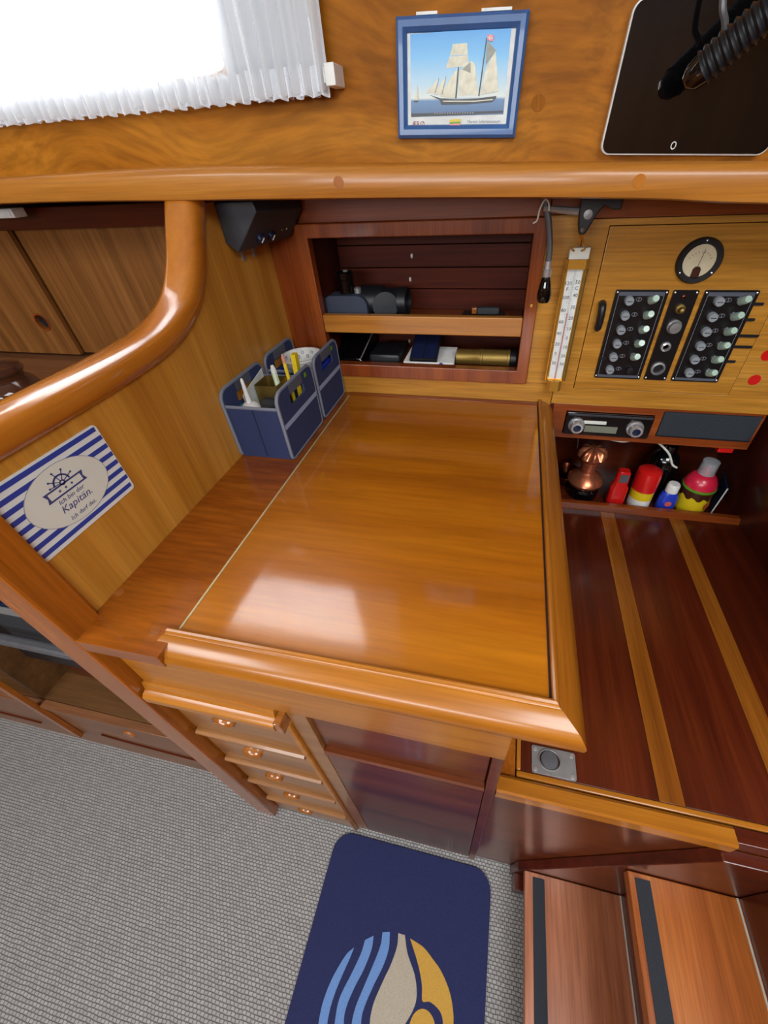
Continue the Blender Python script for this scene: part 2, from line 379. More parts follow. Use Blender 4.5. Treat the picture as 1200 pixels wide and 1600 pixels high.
# cabin side with the window
WX0, WX1, WZ0, WZ1 = -1.10, -.355, 1.415, 1.82
cs = MB().plate([(-2.4, 1.31), (-.5, 1.31), (1.2, 1.255), (1.2, 1.95), (-2.4, 1.95)], [rrect(WX0, WX1, WZ0, WZ1, .05)], 'XZ', .665, .69).build('wall_cabin_side', M_CABIN); cs['kind'] = 'structure'
WLOC['wall_cabin_side'] = Vector(cs.location)
for (x, z) in ((.008, 1.3665),):
    MB().plate(ell(x, z, .0078, .0075, 20), [], 'XZ', .6643, .6652).build('wood_plug', M_CABIN2, cs)
wn = structure('window_1', ((WX0+WX1)/2, .68, WZ0), 'cabin window behind the white curtain')
MB().plate(rrect(WX0+.002, WX1-.002, WZ0+.002, WZ1-.002, .048), [rrect(WX0+.02, WX1-.02, WZ0+.02, WZ1-.02, .035)], 'XZ', .668, .686).build('window_frame', M_WHITE, wn)
MB().plate(rrect(WX0+.018, WX1-.018, WZ0+.018, WZ1-.018, .036), [], 'XZ', .676, .680).build('window_pane', M_GLASS, wn)

# beam (carlin) below the cabin side, slightly curved, drops to the right
bx = [(-2.39, 1.282, 1.322), (-1.4, 1.292, 1.328), (-.83, 1.297, 1.3308), (-.47, 1.2905, 1.3308), (-.128, 1.2825, 1.3195), (.14, 1.2735, 1.309), (.28, 1.2645, 1.3035), (.75, 1.246, 1.286), (1.19, 1.228, 1.27)]
pts = bez([(x, a, b) for x, a, b in bx], 5); rings = []
for p in pts:
    x, a, b = p
    rings.append([(x, .70, a), (x, .648, a), (x, .642, a+.002), (x, .640, a+.008), (x, .640, b-.012), (x, .643, b-.004), (x, .650, b), (x, .664, b), (x, .70, b)])
tb = MB().rings(rings).build('trim_1', M_BEAM, smooth=True, ang=50); tag(tb, 'varnished wooden beam running under the cabin side', kind='structure')
WLOC['trim_1'] = Vector(tb.location)
for x, z in ((-.241, 1.304), (.134, 1.2915)):
    MB().plate(ell(x, z, .007, .007, 20), [], 'XZ', .6394, .6402).build('wood_plug', M_HAND, tb)
# side deck underside
o = MB().rings([[(p.x, .6995, p.y+.001), (p.x, 1.12, p.y+.001), (p.x, 1.12, p.y+.035), (p.x, .6995, p.y+.035)] for p in pts]).build('ceiling_side_deck', M_DARKX); o['kind'] = 'structure'

# bulkhead (half-height partition with handrail cap)
wb = structure('wall_bulkhead', (-.505, .5, 0), 'golden veneer bulkhead left of the chart table')
rail = [(.14, 1.130), (.3, 1.130), (.43, 1.133), (.51, 1.143), (.575, 1.170), (.617, 1.212), (.646, 1.258), (.668, 1.292)]
rc = bez([(0, y, z) for y, z in rail], 5)
prof = [(.163, 0.0), (YW+.02, 0.0), (YW+.02, 1.285), (.672, 1.285)] + [(p.y, p.z) for p in reversed(rc) if p.z < 1.28 and p.y > .165] + [(.163, 1.13)]
MB().plate(prof, [], 'YZ', -.525, -.487).build('veneer_panel', M_VENEER, wb)
B('post', -.529, -.478, .158, .197, 0, 1.115, M_POST, wb, .003)
# handrail
hr = []
for i, p in enumerate(rc):
    a = rc[max(i-1, 0)]; b = rc[min(i+1, len(rc)-1)]; t = (b-a).normalized(); n = Vector((0, -t.z, t.y))
    ring = []
    for (u, v) in rrect(-.0285, .0285, -.0195, .0195, .0165, 4): ring.append(Vector((-.503, p.y, p.z)) + Vector((u, 0, 0)) + n*v)
    hr.append(ring)
hd = MB().rings(hr).build('handrail', M_HAND, ang=60)
tag(hd, 'thick varnished wooden handrail curving up to the beam along the bulkhead top', 'handrail')

# nav back wall
wk = structure('wall_back', (.0, YW+.01, ZD), 'wooden back wall behind the chart table')
B('corner_plank', -.487, -.422, YW, YW+.02, .86, 1.285, M_RED, wk)
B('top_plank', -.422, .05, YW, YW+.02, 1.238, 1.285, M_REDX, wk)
B('lower_plank', -.422, .1095, YW-.002, YW+.02, .86, .938, M_WALL, wk)
B('side_plank', .05, .1095, YW-.001, YW+.02, .938, 1.2395, M_WALL, wk)
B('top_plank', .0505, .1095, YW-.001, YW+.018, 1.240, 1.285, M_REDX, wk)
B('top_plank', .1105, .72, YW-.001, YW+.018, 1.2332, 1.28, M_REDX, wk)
MB().plate([(.1105, .893), (.72, .893), (.72, 1.2325), (.1105, 1.2325)], [[(.150, .931), (.4485, .931), (.4485, 1.223), (.150, 1.223)]], 'XZ', YW-.002, YW+.018).build('panel_surround', M_WALL, wk, .0008)
B('groove_backing', .10, .74, YW+.018, YW+.024, .88, 1.285, M_GROOVE, wk, 0)
# radio board and niche
MB().plate([(.118, .806), (.5365, .806), (.5365, .8925), (.118, .8925)], [[(.148, .819), (.331, .819), (.331, .876), (.148, .876)], [(.346, .826), (.532, .826), (.532, .887), (.346, .887)]], 'XZ', YW, YW+.012).build('radio_board', M_REDX, wk, .0008)
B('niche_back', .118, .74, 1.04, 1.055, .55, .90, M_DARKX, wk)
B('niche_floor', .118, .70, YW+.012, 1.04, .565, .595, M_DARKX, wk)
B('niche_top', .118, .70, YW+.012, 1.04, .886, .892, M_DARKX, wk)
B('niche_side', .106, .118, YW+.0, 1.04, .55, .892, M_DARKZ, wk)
B('niche_lip', .118, .61, YW-.008, YW+.006, .585, .615, M_REDX, wk)
# right wall, leaning
wr = MB().hull8([(.612, .17, .58), (.64, .17, .58), (.612, 1.04, .58), (.64, 1.04, .58), (.54, .17, .90), (.60, .17, .90), (.54, 1.04, .90), (.60, 1.04, .90)])
wr = wr.build('wall_engine_side', M_DARKZ); tag(wr, 'dark mahogany side panel right of the seat', kind='structure')

# ================================================================== SHELF RECESS
sh = thing('wall_shelf', (-.19, .92, .94), 'recessed mahogany wall shelf with a wooden fiddle, holding the binoculars', 'shelf')
MB().plate([(-.422, .938), (.05, .938), (.05, 1.238), (-.422, 1.238)], [[(-.398, .967), (.027, .967), (.027, 1.215), (-.398, 1.215)]], 'XZ', YW-.010, YW+.012).build('frame', M_RED, sh, .0015)
for z0, z1 in ((.95, 1.0), (1.0005, 1.046), (1.0465, 1.0915), (1.092, 1.1355), (1.136, 1.18), (1.1805, 1.23)):
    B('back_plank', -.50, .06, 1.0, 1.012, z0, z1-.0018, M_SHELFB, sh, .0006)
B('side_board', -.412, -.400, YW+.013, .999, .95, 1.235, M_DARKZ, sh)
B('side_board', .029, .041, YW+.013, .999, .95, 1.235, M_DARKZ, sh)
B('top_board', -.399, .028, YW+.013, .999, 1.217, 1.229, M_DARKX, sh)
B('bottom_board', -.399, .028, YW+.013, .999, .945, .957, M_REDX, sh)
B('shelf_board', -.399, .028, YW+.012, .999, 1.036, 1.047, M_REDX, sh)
B('fiddle', -.398, .027, YW-.006, YW+.011, 1.037, 1.0735, M_BEAM, sh, .002)
for x, z in ((-.227, 1.158), (-.233, 1.111), (-.237, 1.066), (-.243, .969)):
    MB().sphere((x, .999, z), .0028, .0018, .0050, 8, 6).build('nail', M_CREAMP, sh)
MB().lathe([(.0001, 0), (.004, 0), (.003, .0015), (.0001, .002)], (.040, YW-.010, 1.098), 10, (0, -1, 0)).build('screw', M_BRASS, sh)

# ================================================================== CHART TABLE
ct = thing('chart_table', (-.19, .5, .757), 'glossy honey-coloured chart table top with raised edge rail beside the bulkhead', 'table')
MB().plate(rrect(-.4865, -.362, .159, .852, [.001, .001, .008, .001]), [], 'XY', .872, ZD).build('fixed_top', M_STRIP, ct, .002)
B('lid', -.3585, .0815, .1955, .8355, .874, ZD, M_LID, ct, .0008)
B('hinge', -.3615, -.3588, .197, .835, .88, ZD+.0004, plain('hinge_brass', (206, 186, 140), .5, metal=.3), ct, 0)
B('back_strip', -.3615, .0815, .8365, .852, .874, ZD+.0012, M_REDX, ct, .001)
P = [(0, .866), (0, .8985), (.0008, .9010), (.0030, .9020), (.0056, .9008), (.0066, .8982), (.0082, .8972), (.0100, .8976), (.0245, .8905), (.0280, .8878), (.0335, .8800), (.0342, .8765), (.0335, .8690), (.0300, .8640), (.004, .8640)]
MB().rings([[(-.368-u*.6, .195-u, z) for u, z in P], [(.082+u, .195-u, z) for u, z in P]]).build('front_rail', M_RAILX, ct, ang=40)
MB().rings([[(.082+u, .195-u, z) for u, z in P], [(.082+u, .852, z) for u, z in P]]).build('side_rail', M_RAILY, ct, ang=40)
B('apron', -.47, .050, .174, .190, .757, .868, M_RAILX, ct, .002)
B('side_apron', .036, .050, .2005, .852, .757, .868, M_DARK, ct, .002)
B('gap_line', .0795, .0818, .197, .834, ZD-.002, ZD+.0003, M_GROOVE, ct, 0)
for x, y in ((-.388, .188), (-.480, .232)):
    MB().plate(ell(x, y, .0065, .0065, 20), [], 'XY', ZD-.0004, ZD+.0004).build('wood_plug', M_KNOB, ct)

# ---- drawers under the table
dc = thing('drawer_cabinet', (-.365, .4, 0), 'stack of five wooden drawers with oval pulls under the chart table', 'drawer cabinet')
B('body', -.465, -.2505, .20, .84, 0, .755, M_DARKZ, dc, 0)
MB().rings([[(x, y, z) for y, z in ((.199, .718), (.163, .718), (.159, .722), (.159, .735), (.163, .740), (.169, .742), (.172, .7565), (.199, .7565))] for x in (-.474, -.262)]).build('moulding', M_RAILX, dc)
B('end_block', -.2615, -.2505, .160, .199, .712, .745, M_KNOB, dc, .002)
zb = [.716, .572, .428, .283, .137, .003]
zk = [.650, .503, .357, .212, .070]
for i in range(5):
    z1, z0 = zb[i], zb[i+1]+.002
    x0 = -.470
    prof_d = [(.199, z0), (.180, z0), (.178, z0+.002), (.178, z1-.020), (.174, z1-.015), (.170, z1-.010), (.170, z1-.004), (.174, z1-.001), (.199, z1-.001)]
    d = MB().rings([[(x, y, z) for y, z in prof_d] for x in (x0, -.262)]).build('drawer', M_DRAWER, dc)
    cx, cz = -.383, zk[i]
    q = [[(cx+(a*math.cos(t)), yy, cz+b*math.sin(t)) for t in [2*PI*j/20 for j in range(20)]] for a, b, yy in ((.0200, .0130, .1785), (.0200, .0130, .174), (.0185, .0115, .1712), (.0155, .0088, .1730), (.0130, .0066, .1772), (.0005, .0004, .1777))]
    MB().rings(q).build('pull', M_KNOB, d)
B('side_bead', -.2612, -.2505, .172, .199, .003, .711, M_RAILX, dc, .003)

# ---- cupboard under the table
cb = thing('cupboard', (-.09, .4, 0), 'dark glossy two-door cupboard below the chart table, right of the drawers', 'cupboard')
B('body', -.2495, .048, .2005, .84, 0, .755, M_DARKZ, cb, 0)
B('stile', -.2495, -.2205, .178, .199, .029, .755, M_DRAWER, cb, .001)
B('upper_door', -.2185, .0335, .184, .200, .6145, .7555, M_DOOR, cb, .0015)
MB().rings([[(x, y, z) for y, z in ((.200, .03), (.179, .03), (.178, .032), (.178, .598), (.174, .602), (.174, .610), (.177, .613), (.200, .613))] for x in (-.2185, .0335)]).build('lower_door', M_DOOR, cb)
B('kick_board', -.2495, .05, .181, .200, 0, .0285, M_DARKX, cb, .001)
B('end_stile', .035, .050, .178, .200, 0, .755, M_DOOR, cb, .001)

# ================================================================== SEAT LOCKER
sl = thing('seat_locker', (.33, .5, 0), 'low dark mahogany seat with two lighter inlaid stripes beside the chart table', 'bench')
B('front_panel', .052, .60, .186, .20, 0, .568, M_DOOR, sl, .001)
B('side_panel', .051, .062, .2005, .85, 0, .568, M_DARK, sl, .001)
MB().rings([[(x, y, z) for y, z in ((.204, .568), (.183, .568), (.180, .571), (.180, .597), (.183, .600), (.2, .600), (.204, .597))] for x in (.052, .374)]).build('front_fiddle', M_RAILX, sl)
B('side_frame', .052, .080, .2045, .846, .568, .5905, M_POST, sl, .001)
B('right_front_frame', .3745, .611, .186, .2045, .568, .597, M_DARKX, sl, .001)
for x0, x1, m in ((.088, .2845, M_DARK), (.285, .3195, M_INLAY), (.32, .4495, M_DARK), (.45, .4835, M_INLAY), (.484, .609, M_DARK)):
    B('plank', x0, x1, .2155, .846, .574, .595, m, sl, .0004)
B('lid_edge', .081, .609, .2065, .2150, .574, .5962, M_RAILX, sl, .002)
B('lid_side_edge', .081, .0876, .2155, .846, .574, .5962, M_RAILY, sl, .002)
lt = MB().plate(rrect(.104, .170, .2165, .2545, .003), [ell(.131, .2375, .0155, .0135, 20)], 'XY', .5952, .5975).build('flush_latch', M_STEEL, sl, .0004)
MB().lathe([(.0001, .0), (.0125, 0), (.0135, .002), (.0120, .004), (.0001, .0046)], (.131, .2375, .5952), 22).build('latch_button', M_GREYM, lt)
MB().tube([(.131+.0165*math.cos(t), .2375+.0145*math.sin(t), .598) for t in [2*PI*j/24 for j in range(24)]], .0013, 6, closed=True).build('pull_ring', M_STEEL, lt)
for x, y in ((.1095, .2215), (.1645, .2215), (.1645, .2495), (.1095, .2495)):
    MB().lathe([(.0001, 0), (.0035, 0), (.0032, .0008), (.0001, .001)], (x, y, .5975), 12).build('screw', M_CHROME, lt)

# ================================================================== STEPS
st = MB().plate([(.135, 0.0), (.40, 0.0), (.60, .30), (.60, .565), (.365, .565), (.145, .085)], [], 'XZ', .1685, .1855).build('stair_stringer', M_DARKX, None, .0015)
tag(st, 'dark diagonal stair stringer board in front of the seat locker', 'stair stringer')
t1 = thing('stair_tread', (.26, -.2, .095), 'lower companionway step with reddish sky-tinted tread and black grip strip', 'step')
B('tread_board', .155, .356, -.62, .1675, .096, .12, M_TREAD_SKY, t1, .002)
B('grip_strip', .172, .1965, -.60, .160, .1201, .1212, M_GRIP, t1, 0)
B('caulk_line', .3495, .3525, -.62, .167, .1201, .1210, M_CAULK, t1, 0)
B('riser', .235, .252, -.62, .1675, 0.0, .0955, M_DARK, t1, 0)
t2 = thing('stair_tread', (.38, -.2, .35), 'upper companionway step with orange tread and black grip strip', 'step')
B('tread_board', .294, .468, -.62, .1675, .35, .374, M_TREAD2, t2, .002)
B('grip_strip', .3045, .3285, -.60, .160, .3741, .3752, M_GRIP, t2, 0)
B('caulk_line', .4605, .4635, -.62, .167, .3741, .3750, M_CAULK, t2, 0)
B('riser', .3535, .368, -.62, .1675, .1215, .3495, M_DARK, t2, 0)
er = B('engine_casing', .4645, .60, -.62, .1675, .3752, .60, M_DARK, None, .001); tag(er, 'dark mahogany casing rising behind the upper companionway step', 'casing')
B('casing_leg', .4690, .60, -.62, .1675, 0, .3745, M_DARK, er, 0)
cl = B('cleat', .140, .185, .14, .1678, 0, .05, M_DARKX, None, .001); tag(cl, 'small dark wooden cleat on the carpet under the lower step', 'cleat')

# ================================================================== MAT
mt = MB().plate(rrect(-.301, .0925, -.50, .165, .042, 7), [], 'XY', .0005, .007).build('door_mat', M_MAT, None, .0015)
tag(mt, 'navy blue door mat with blue, beige and mustard emblem on the carpet', 'mat'); WLOC[mt.name] = Vector(mt.location)
def mpat(name, pts, mat):
    MB().plate([(p.x, p.y) for p in [Vector((a, b, 0)) for a, b in pts]], [], 'XY', .0066, .0076).build(name, mat, mt)
def band(l, r, n=6):
    L_ = [(p.x, p.y) for p in bez([(a, b, 0) for a, b in l], n)]; R_ = [(p.x, p.y) for p in bez([(a, b, 0) for a, b in r], n)]
    return L_ + R_[::-1]
mpat('emblem_stripe', band([(-.196, -.02), (-.209, -.033), (-.223, -.06), (-.232, -.087), (-.235, -.114), (-.230, -.145), (-.21, -.19)], [(-.1955, -.0205), (-.200, -.038), (-.207, -.06), (-.214, -.086), (-.217, -.11), (-.214, -.135), (-.196, -.178)]), M_MATB)
mpat('emblem_stripe', band([(-.175, -.004), (-.178, -.025), (-.189, -.056), (-.202, -.089), (-.203, -.112), (-.197, -.14), (-.178, -.185)], [(-.158, .006), (-.157, -.015), (-.165, -.045), (-.177, -.073), (-.185, -.1), (-.183, -.122), (-.164, -.168)]), M_MATB)
mpat('emblem_stripe', band([(-.140, .015), (-.139, -.004), (-.146, -.031), (-.159, -.071), (-.167, -.099), (-.166, -.125), (-.15, -.17)], [(-.124, .019), (-.120, -.006), (-.126, -.033), (-.138, -.061), (-.149, -.093), (-.149, -.114), (-.136, -.152)]), M_MATB)
mpat('emblem_wing', band([(-.105, .021), (-.103, .001), (-.110, -.027), (-.120, -.051), (-.132, -.086), (-.131, -.115), (-.118, -.15)], [(-.090, .021), (-.078, -.004), (-.056, -.031), (-.047, -.056), (-.050, -.074), (-.062, -.095), (-.09, -.14)]), M_MATE)
mpat('emblem_crescent', band([(-.077, .018), (-.052, -.015), (-.039, -.040), (-.034, -.060), (-.018, -.058), (.004, -.066), (.012, -.082), (.010, -.11)], [(-.0765, .0185), (-.046, .012), (-.022, -.001), (-.003, -.013), (.017, -.034), (.028, -.056), (.032, -.08), (.026, -.12)]), M_MATY)
mpat('emblem_disc', ell(-.027, -.098, .027, .029), M_MATY)

# ================================================================== LEFT OF THE BULKHEAD
sd = thing('sliding_door', (-1.3, .8, .96), 'brown veneer sliding locker door with round finger hole', 'door')
MB().plate([(-1.75, .985), (-1.048, .985), (-1.048, 1.247), (-1.75, 1.247)], [ell(-1.107, 1.062, .0165, .0165, 24)], 'XZ', .796, .806).build('panel', M_SLIDE, sd)
MB().plate(ell(-1.107, 1.062, .021, .021, 28), [ell(-1.107, 1.062, .0165, .0165, 28)], 'XZ', .7945, .807).build('finger_ring', M_RED, sd, .0006)
B('hole_backing', -1.13, -1.085, .8062, .808, 1.04, 1.085, M_BLACK, sd, 0)
s2 = B('sliding_door', -1.10, -.531, .811, .821, .985, 1.247, M_SLIDE, None, .0008); tag(s2, 'brown veneer sliding locker door behind the curved handrail', 'door')
o = B('trim_2', -1.75, -.531, .785, .83, 1.248, 1.284, M_DARKX); tag(o, 'dark upper track above the sliding doors', kind='structure')
ls = thing('ceiling_lamp', (-.955, .75, 1.27), 'small white lamp strip under the side deck above the sliding doors', 'lamp')
B('housing', -1.04, -.93, .735, .762, 1.272, 1.287, M_WHITE, ls, .002)
B('diffuser', -1.035, -.935, .7335, .7348, 1.2745, 1.2845, M_PAPER, ls, 0)
gu = thing('galley_unit', (-1.1, .5, 0), 'open wooden locker unit left of the bulkhead with a low front board', 'cabinet')
B('worktop', -1.75, -.531, .205, .84, .955, .975, M_UNIT, gu)
B('fascia', -1.75, -.531, .210, .226, .86, .9545, M_UNIT, gu, .001)
B('base_board', -1.75, -.531, .214, .229, .0, .272, M_UNIT, gu, .001)
B('shelf_edge', -1.09, -.531, .209, .229, .2725, .288, M_UNIT, gu, .002)
B('shelf_floor', -1.75, -.531, .2295, .80, .255, .287, M_UNITD, gu, 0)
B('back_board', -1.75, -.531, .80, .82, .25, .9545, M_UNITD, gu, 0)
B('stile', -1.118, -1.095, .202, .2135, .085, .8595, M_POST, gu, .0015)
B('divider', -1.110, -1.100, .23, .799, .2875, .9545, M_UNITD, gu, 0)
MB().tube([(-1.0, .2125, .135), (-.94, .2125, .125), (-.80, .2125, .118), (-.60, .2125, .112)], .0025, 6).build('bead_line', M_DARKX, gu)
MB().tube([(-1.7, .2125, .09), (-1.25, .2125, .088)], .0025, 6).build('bead_line', M_DARKX, gu)
MB().lathe([(.0001, 0), (.017, 0), (.015, .004), (.0001, .002)], (-.86, .214, .215), 16, (0, -1, 0)).build('pull', M_POST, gu)
ap = thing('galley_box', (-.82, .4, .288), 'black metal box with a grey front bar in the open locker left of the bulkhead', 'appliance')
B('housing', -1.09, -.545, .275, .62, .42, .74, M_BLACK, ap, .004)
B('foot', -1.06, -.98, .30, .36, .2885, .4195, M_DARKX, ap, 0); B('foot', -.66, -.56, .30, .36, .2885, .4195, M_DARKX, ap, 0)
B('top_plate', -1.09, -.545, .24, .62, .7405, .765, M_NAVYG, ap, .003)
B('plate_edge', -1.09, -.545, .236, .2395, .7405, .7635, M_STEEL, ap, .001)
B('mesh_panel', -1.0, -.56, .268, .2745, .56, .72, M_GREYB, ap, .001)
B('front_bar', -1.09, -.545, .230, .25, .600, .618, M_GREYM, ap, .006)
B('bar_bracket', -1.05, -1.03, .2505, .2745, .60, .617, M_GREYM, ap, 0); B('bar_bracket', -.60, -.58, .2505, .2675, .60, .617, M_GREYM, ap, 0)
jar = thing('glass_jar', (-.86, .50, .975), 'smoked brown glass jar with metal clip behind the handrail', 'jar')
MB().lathe([(.0001, 0), (.046, 0), (.050, .006), (.050, .066), (.044, .080), (.036, .086), (.036, .092), (.0001, .094)], (-.868, .50, .9752), 24).build('body', M_AMBER, jar)
MB().lathe([(.0001, .0), (.039, 0), (.041, .004), (.039, .012), (.02, .018), (.0001, .019)], (-.868, .50, 1.0695), 24).build('lid', M_AMBER, jar)
MB().tube(bez([(-.83, .457, 1.00), (-.836, .453, 1.04), (-.845, .458, 1.075), (-.86, .470, 1.085)], 5), .0022, 6).build('clip', M_CHROME, jar)
MB().tube(bez([(-.905, .463, 1.01), (-.88, .450, 1.012), (-.85, .450, 1.012), (-.825, .463, 1.01)], 5), .0022, 6).build('clip', M_CHROME, jar)

# ================================================================== SIGN ON THE BULKHEAD
sg = thing('wall_sign', (-.4865, .266, .994), 'blue and white striped captain sign with a ship wheel on the bulkhead', 'sign')
XS = -.4868
MB().plate(rrect(.196, .336, .994, 1.094, .005), [], 'YZ', XS, XS+.0016).build('plate', M_SIGNW, sg)
XF = XS+.0017
for i in range(8):
    z1 = 1.0915-i*.01235; y0, y1 = .197, .335
    if i in (0, 7): y0, y1 = .199, .333
    MB().plate([(y0, z1-.0058), (y1, z1-.0058), (y1, z1), (y0, z1)], [], 'YZ', XF, XF+.0002).build('stripe', M_SIGNB, sg)
ov = MB().plate(ell(.265, 1.0445, .0515, .0368, 40), [], 'YZ', XF+.0003, XF+.0005).build('oval', M_CREAMP, sg)
MB().plate(ell(.265, 1.0445, .0518, .0371, 40), [ell(.265, 1.0445, .0512, .0365, 40)], 'YZ', XF+.0003, XF+.0006).build('oval_line', M_INKG, ov)
X1 = XF+.0006
def sgn(outer, holes=(), name='print'): return MB().plate(outer, list(holes), 'YZ', X1, X1+.0002).build(name, M_SIGNI, ov)
wc = (.2645, 1.0585)
sgn(ell(*wc, .0105, .0105, 20, 0, 180)+ell(*wc, .0085, .0085, 20, 180, 0)); sgn(ell(*wc, .0035, .0035, 16), [ell(*wc, .0018, .0018, 12)])
for a in (20, 62, 105, 148, 175):
    t = math.radians(a); dx, dz = math.cos(t), math.sin(t); w = .0005
    sgn([(wc[0]+dx*.003-dz*w, wc[1]+dz*.003+dx*w), (wc[0]+dx*.003+dz*w, wc[1]+dz*.003-dx*w), (wc[0]+dx*.015+dz*w, wc[1]+dz*.015-dx*w), (wc[0]+dx*.015-dz*w, wc[1]+dz*.015+dx*w)])
    sgn(ell(wc[0]+dx*.0152, wc[1]+dz*.0152, .0012, .0012, 8))
sgn([(.2385, 1.0455), (.2905, 1.0455), (.288, 1.0517), (.2905, 1.058), (.2385, 1.058), (.241, 1.0517)], [[(.243, 1.0475), (.286, 1.0475), (.286, 1.056), (.243, 1.056)]])
for k in (-1, 0, 1):
    c = (.2645+k*.008, 1.0517)
    sgn([(c[0]+(.002 if i % 2 == 0 else .0009)*math.sin(i*PI/5), c[1]+(.002 if i % 2 == 0 else .0009)*math.cos(i*PI/5)) for i in range(10)], name='star')
RS = (PI/2, 0, PI/2)
text('lettering', 'Ich bin der', M_SIGNI, ov, (X1, .264, 1.0403), .0078, RS, .25)
text('lettering', 'Kapitän.', M_SIGNI, ov, (X1, .265, 1.0305), .0128, RS, .3)
text('lettering', 'Ich darf das.', M_SIGNI, ov, (X1, .265, 1.0165), .0074, RS, .25)

# ================================================================== FABRIC BOXES ON THE TABLE
def crate(y0, y1, label, x0=-.4855, x1=-.374):
    t = thing('fabric_box', ((x0+x1)/2, (y0+y1)/2, ZD), label, 'storage box')
    zb, zt, zf = ZD+.0006, ZD+.134, ZD+.105
    ym = (y0+y1)/2
    for side, (xa, xb) in (('in', (x0, x0+.004)), ('out', (x1-.004, x1))):
        slot = rrect(ym-.030, ym+.030, zt-.040, zt-.019, .006, 3)
        p = MB().plate(rrect(y0, y1, zb, zt, [.02, .02, .008, .008], 4), [slot], 'YZ', xa, xb).build('side_panel', M_NAVYF, t)
        xo = (xa+xb)/2
        MB().tube([(xo, a, b) for a, b in rrect(y0, y1, zb+.003, zt, [.02, .02, .008, .008], 4)], .0032, 6, closed=True).build('piping', M_PIPING, p)
        xq = (xb, xb+.0007) if side == 'out' else (xb, xb+.0007)
        MB().plate(rrect(ym-.026, ym+.026, zt-.020, zt-.002, .003, 2), [], 'YZ', *xq).build('grip_patch', M_PATCH, p)
        if side == 'out':
            B('band', xb, xb+.0008, y0+.003, y1-.003, ZD+.066, ZD+.075, M_BAND, p, 0)
            B('label', xb, xb+.001, y1-.034, y1-.027, zt-.016, zt-.008, M_GREEN, p, 0)
    for ya, yb in ((y0+.003, y0+.006), (y1-.006, y1-.003)):
        w = B('end_wall', x0+.0045, x1-.0045, ya, yb, zb, zf, M_NAVYF, t, 0)
        MB().tube([(x0+.004, (ya+yb)/2, zf), (x1-.004, (ya+yb)/2, zf)], .003, 6).build('piping', M_PIPING, w)
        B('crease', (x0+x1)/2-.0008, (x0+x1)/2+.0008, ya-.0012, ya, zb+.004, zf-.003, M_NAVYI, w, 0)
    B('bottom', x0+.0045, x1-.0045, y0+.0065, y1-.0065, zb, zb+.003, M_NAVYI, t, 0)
    return t
crate(.556, .702, 'navy fabric box with grey piping holding glue and pens, nearer box on the chart table')
crate(.716, .842, 'navy fabric box with grey piping holding a patterned bowl, next to the wall shelf')
ZI = ZD+.0042
tn = MB().plate(rrect(-.4720, -.4230, .640, .690, .006, 3), [rrect(-.4700, -.4250, .642, .688, .005, 3)], 'XY', ZI+.004, 1.003).box(-.470, -.425, .642, .688, ZI, ZI+.004).build('tin_box', M_BRASSD)
tag(tn, 'open brass-coloured square tin inside the nearer fabric box', 'tin')
g = thing('glue_bottle', (-.452, .588, ZI), 'white glue bottle with thin nozzle standing in the nearer fabric box', 'bottle')
MB().lathe([(.0001, 0), (.017, 0), (.018, .004), (.018, .086), (.013, .095), (.007, .098), (.0001, .098)], (-.452, .588, ZI), 18).build('body', M_WHITE, g)
MB().lathe([(.0001, 0), (.0055, 0), (.0045, .01), (.0028, .042), (.0018, .045), (.0001, .0452)], (-.452, .588, ZI+.0983), 12).build('nozzle', M_WHITE, g)
pp = MB().hull8([(-.4795, .610, ZI), (-.478, .610, ZI), (-.4795, .692, ZI), (-.478, .692, ZI), (-.4785, .610, .998), (-.477, .610, .998), (-.4785, .692, 1.016), (-.477, .692, 1.016)]).build('paper_sheet', M_PAPER)
tag(pp, 'white folded paper leaning inside the nearer fabric box', 'paper')
def stick(name, label, cat, a, b, r, mat, tip=None, n=8):
    a = Vector(a); b = Vector(b); t = thing(name, a, label, cat)
    MB().tube([a, a+(b-a)*.88], r, n).build('barrel', mat, t)
    d = (b-a)
    MB().tube([a+d*.883, a+d*.95, b], [r*1.04, r*.9, r*.5], n).build('tip', tip or mat, t)
    return t
stick('pencil', 'yellow pencil with pink end standing in the nearer fabric box', 'pencil', (-.412, .676, ZI+.004), (-.4235, .692, 1.047), .0036, M_YELP, plain('eraser_pink', (220, 150, 130), .7))
stick('marker_pen', 'pale green marker pen leaning in the nearer fabric box', 'pen', (-.410, .632, ZI+.008), (-.437, .669, 1.034), .0055, plain('pale_green', (206, 220, 184), .4), M_WHITE)
fr = thing('folding_ruler', (-.404, .684, ZI), 'yellow folding ruler standing beside the pencil in the fabric box', 'ruler')
for k in range(3):
    MB().hull8([(-.408+k*.0032, .680, ZI), (-.4052+k*.0032, .680, ZI), (-.408+k*.0032, .693, ZI), (-.4052+k*.0032, .693, ZI), (-.4005+k*.0032, .682, 1.050), (-.3977+k*.0032, .682, 1.050), (-.4005+k*.0032, .695, 1.050), (-.3977+k*.0032, .695, 1.050)]).build('ruler_leaf', M_YELP, fr)
rl = thing('tape_roll', (-.408, .600, ZI), 'grey roll lying at the front of the nearer fabric box', 'roll')
MB().plate(ell(.602, .982, .017, .017, 20), [ell(.602, .982, .009, .009, 16)], 'YZ', -.430, -.384).build('tape', M_GREYB, rl)
MB().plate(ell(.602, .982, .0095, .0095, 18), [ell(.602, .982, .008, .008, 16)], 'YZ', -.432, -.383).build('core', M_WHITE, rl)
sb = B('pen_case', -.432, -.384, .566, .626, ZI, .9645, M_BLACK, None, .004); tag(sb, 'black pouch under the grey roll in the nearer fabric box', 'pouch')
tb_ = B('teal_case', -.482, -.470, .572, .604, ZI, .985, M_TEAL, None, .003); tag(tb_, 'small teal case beside the glue bottle in the fabric box', 'case')
